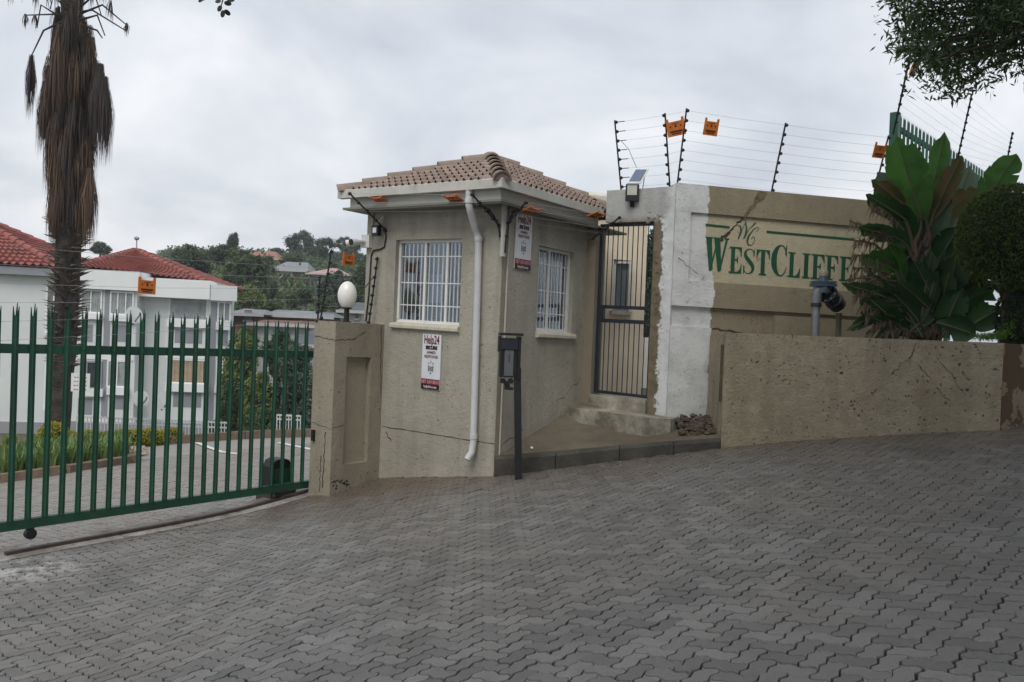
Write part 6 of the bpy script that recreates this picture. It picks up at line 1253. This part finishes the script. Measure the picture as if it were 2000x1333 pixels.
def house(x0, x1, ye, yb, yr, d, mw, mr, label, wins, hip=.25, deep=7.0, rx0=None, rx1=None):
    """x0..x1 wall, ye eaves, yb base, yr ridge (pixels at distance d)"""
    fr = Fr(at(x0, (ye + yb) / 2, d), V3(1, .05, 0), V3(.05, -1, 0)); W = fr.px(x1, (ye + yb) / 2)[0]; ze = fr.px((x0+x1)/2, ye)[1]; zb = fr.px((x0+x1)/2, yb)[1]; zr = fr.px((x0+x1)/2, yr)[1]
    h = thing('hillside_house', label, 'house', fr(W/2, -deep/2, zb)); build('wall', MB().box(fr, 0, W, -deep, 0, zb - 2.5, ze), mw, h); ov = .35; mb = MB(); r0_, r1_ = W * hip, W * (1 - hip)
    a_ = [fr(-ov, ov, ze - .05), fr(W + ov, ov, ze - .05), fr(W + ov, -deep - ov, ze - .05), fr(-ov, -deep - ov, ze - .05), fr(r0_, -deep/2, zr), fr(r1_, -deep/2, zr)]; mb.add(a_, [(0, 1, 5, 4), (1, 2, 5), (2, 3, 4, 5), (3, 0, 4), (0, 3, 2, 1)]); rf = build('roof', mb, mr, h)
    build('roof_edge', MB().box(fr, -ov, W + ov, ov - .02, ov + .05, ze - .16, ze - .02), M_hw, rf)
    for (wx0, wx1, wy0, wy1, mt) in wins:
        ta, zt = fr.px(wx0, wy0); tb, zb2 = fr.px(wx1, wy1); w = build('window', MB().box(fr, ta, tb, .01, .06, zb2, zt), mt, h); build('window_head', MB().box(fr, ta - .06, tb + .06, .005, .09, zt, zt + .08), M_hw, w); build('window_sill', MB().box(fr, ta - .06, tb + .06, .005, .12, zb2 - .1, zb2), M_hw, w)
    return h
house(534, 596, 528, 562, 507, 84, M_hb, M_rg, 'house with grey roof and white upper wall on the hillside', [(548, 572, 530, 543, M_hw), (578, 590, 532, 542, M_wing)], .15); house(604, 676, 535, 575, 519, 78, M_hg, M_rp, 'dark grey house with a pink tiled roof on the hillside', [(612, 622, 540, 552, M_wing), (588 + 30, 640, 560, 572, M_hw)], .42)
house(398, 540, 503, 540, 484, 96, M_hb, M_ro, 'brown house with orange-brown roof behind the hillside trees', [(412, 424, 508, 530, M_hw)], .12); house(522, 642, 616, 640, 606, 46, M_brick, M_rg, 'low brick building with a pale flat roof edge below the hillside', [(600, 612, 622, 632, M_wing)], .02, 4)
house(566, 640, 672, 730, 640, 34, M_hw, M_rd, 'white house with a dark roof behind the gate pier', [(600, 606, 690, 705, simple('blue_cloth', (.03, .06, .30), .8, .2))], .4, 6); house(672, 706, 606, 640, 588, 40, M_hw, M_rd, 'small white gabled house behind the globe lamp', [(695, 700, 612, 622, M_wing)], .3, 5)
house(500, 606, 632, 668, 626, 38, simple('old_white_wall', (.50, .50, .48), .9, .25, 2, dirt=(.5, (.22, .17, .13))), M_brick, 'old whitewashed wall building with a red brick edge beyond the courtyard', [(545, 549, 650, 660, M_wing), (562, 566, 650, 660, M_wing)], .03, 3); house(452, 505, 612, 650, 603, 44, M_brick, M_rg, 'red brick house end with grey sheet roof beside the apartment corner', [(478, 492, 606, 626, M_rg)], .05, 4)
# bushes on the bank beyond the courtyard
bt = 'bushes on the bank beyond the courtyard'
for (x, y, w, h, d, mi, lab) in ((470, 740, 70, 190, 27, 2, 'tall yellow-green bush beside the apartment corner'), (505, 790, 80, 130, 25, 2, 'bright green bush on the bank left of the white pole'), (580, 760, 90, 190, 25, 3, 'grey-green bush on the bank right of the white pole'), (545, 700, 70, 110, 28, 0, 'dark bush behind the white pole'), (610, 800, 60, 120, 24, 3, 'grey-green bush behind the short white fence'), (480, 680, 50, 80, 30, 1, 'green bush below the brick house end'), (530, 830, 90, 60, 23.5, 1, 'low bush at the foot of the white pole'), (450, 800, 40, 110, 26, 1, 'dark green bush against the apartment corner')): tree(x, y, w, h, d, mi, lab, 7000, 26, y + h * .55, bt, .085)
for (x, y, w, h, d) in ((425, 842, 40, 40, 22.5),): tree(x, y, w, h, d, 1, 'small green bush behind the courtyard kerb', 1500, 12, 860, bt, .08)
# greenery seen through the pedestrian gate
hp = at(1268, 560, 14.5); leafy('garden_hedge', 'dark garden hedge behind the inner building', 'hedge', [hp + V3(.15, 0, -.6), hp + V3(.2, 0, .4), hp + V3(.25, .1, .5)], [(.35, .4, .9), (.35, .4, .7), (.4, .4, .6)], 4000, .07, .04, TM[0], True, (hp[0], hp[1], 1.0)); wq = at(1266, 690, 13.2); tag(build('garden_wall', MB().box(WORLD, wq[0] - .3, wq[0] + .5, wq[1] - .1, wq[1] + .1, .9, wq[2] + .25), M_white), 'white garden wall glimpsed through the pedestrian gate', 'wall')

# scrub covering the hillside between the houses
pts = []
while len(pts) < 900:
    y = random.uniform(44, 135); x = random.uniform(-.46, -.10) * y; pts.append(V3(x, y, float(terr(x, y)) + random.uniform(.0, .8)))
pq, dq = clump_points(pts, [(1.5, 1.5, .9)] * len(pts), 26000, .3); v, f = leaves(pq, .55, .32, .0); o = npmesh('hillside_scrub', v, f, TM[1], kind='stuff'); o['label'] = 'scrub and undergrowth covering the hillside between the houses'; o['category'] = 'scrub'
k_ = 0
for (x, y, w, h, d, mi, lab) in ((352, 505, 40, 40, 70, 0, 'dark tree left of the round dark tree'), (408, 500, 34, 40, 80, 0, 'dark tree in front of the brown house'), (520, 520, 44, 44, 80, 0, 'dark tree left of the grey roof'), (505, 500, 30, 26, 100, 3, 'tree in front of the orange-brown roof'), (560, 548, 30, 26, 80, 1, 'shrubby tree below the white upper wall'), (650, 530, 40, 36, 92, 0, 'dark tree behind the pink roof'), (585, 528, 22, 24, 95, 0, 'small dark tree between the two hillside roofs'), (525, 600, 40, 26, 50, 1, 'low green tree above the flat-roofed building'), (570, 590, 30, 26, 54, 0, 'dark low tree on the bank'), (635, 600, 44, 44, 48, 0, 'dark tree left of the globe lamp'), (455, 560, 50, 60, 54, 0, 'dark tree behind the apartment corner'), (615, 488, 30, 36, 122, 3, 'skyline tree between the tall clumps'), (672, 478, 40, 32, 120, 3, 'skyline treetop right of the fence post'), (715, 520, 30, 46, 100, 1, 'tree against the guardhouse wall on the ridge')): tree(x, y, w, h, d, mi, lab, 2000, 18)

# damp air over the hillside
mb = MB().box(WORLD, -415, 415, -58, 890, -5.5, 24); hz = bpy.data.materials.new('haze'); hz.use_nodes = True; t_ = hz.node_tree; t_.nodes.clear(); vo = t_.nodes.new('ShaderNodeVolumePrincipled'); vo.inputs['Color'].default_value = (.86, .91, .97, 1); vo.inputs['Density'].default_value = .0009; vo.inputs['Anisotropy'].default_value = .2; t_.links.new(vo.outputs[0], t_.nodes.new('ShaderNodeOutputMaterial').inputs['Volume'])
o = build('haze', mb, hz); o['kind'] = 'stuff'
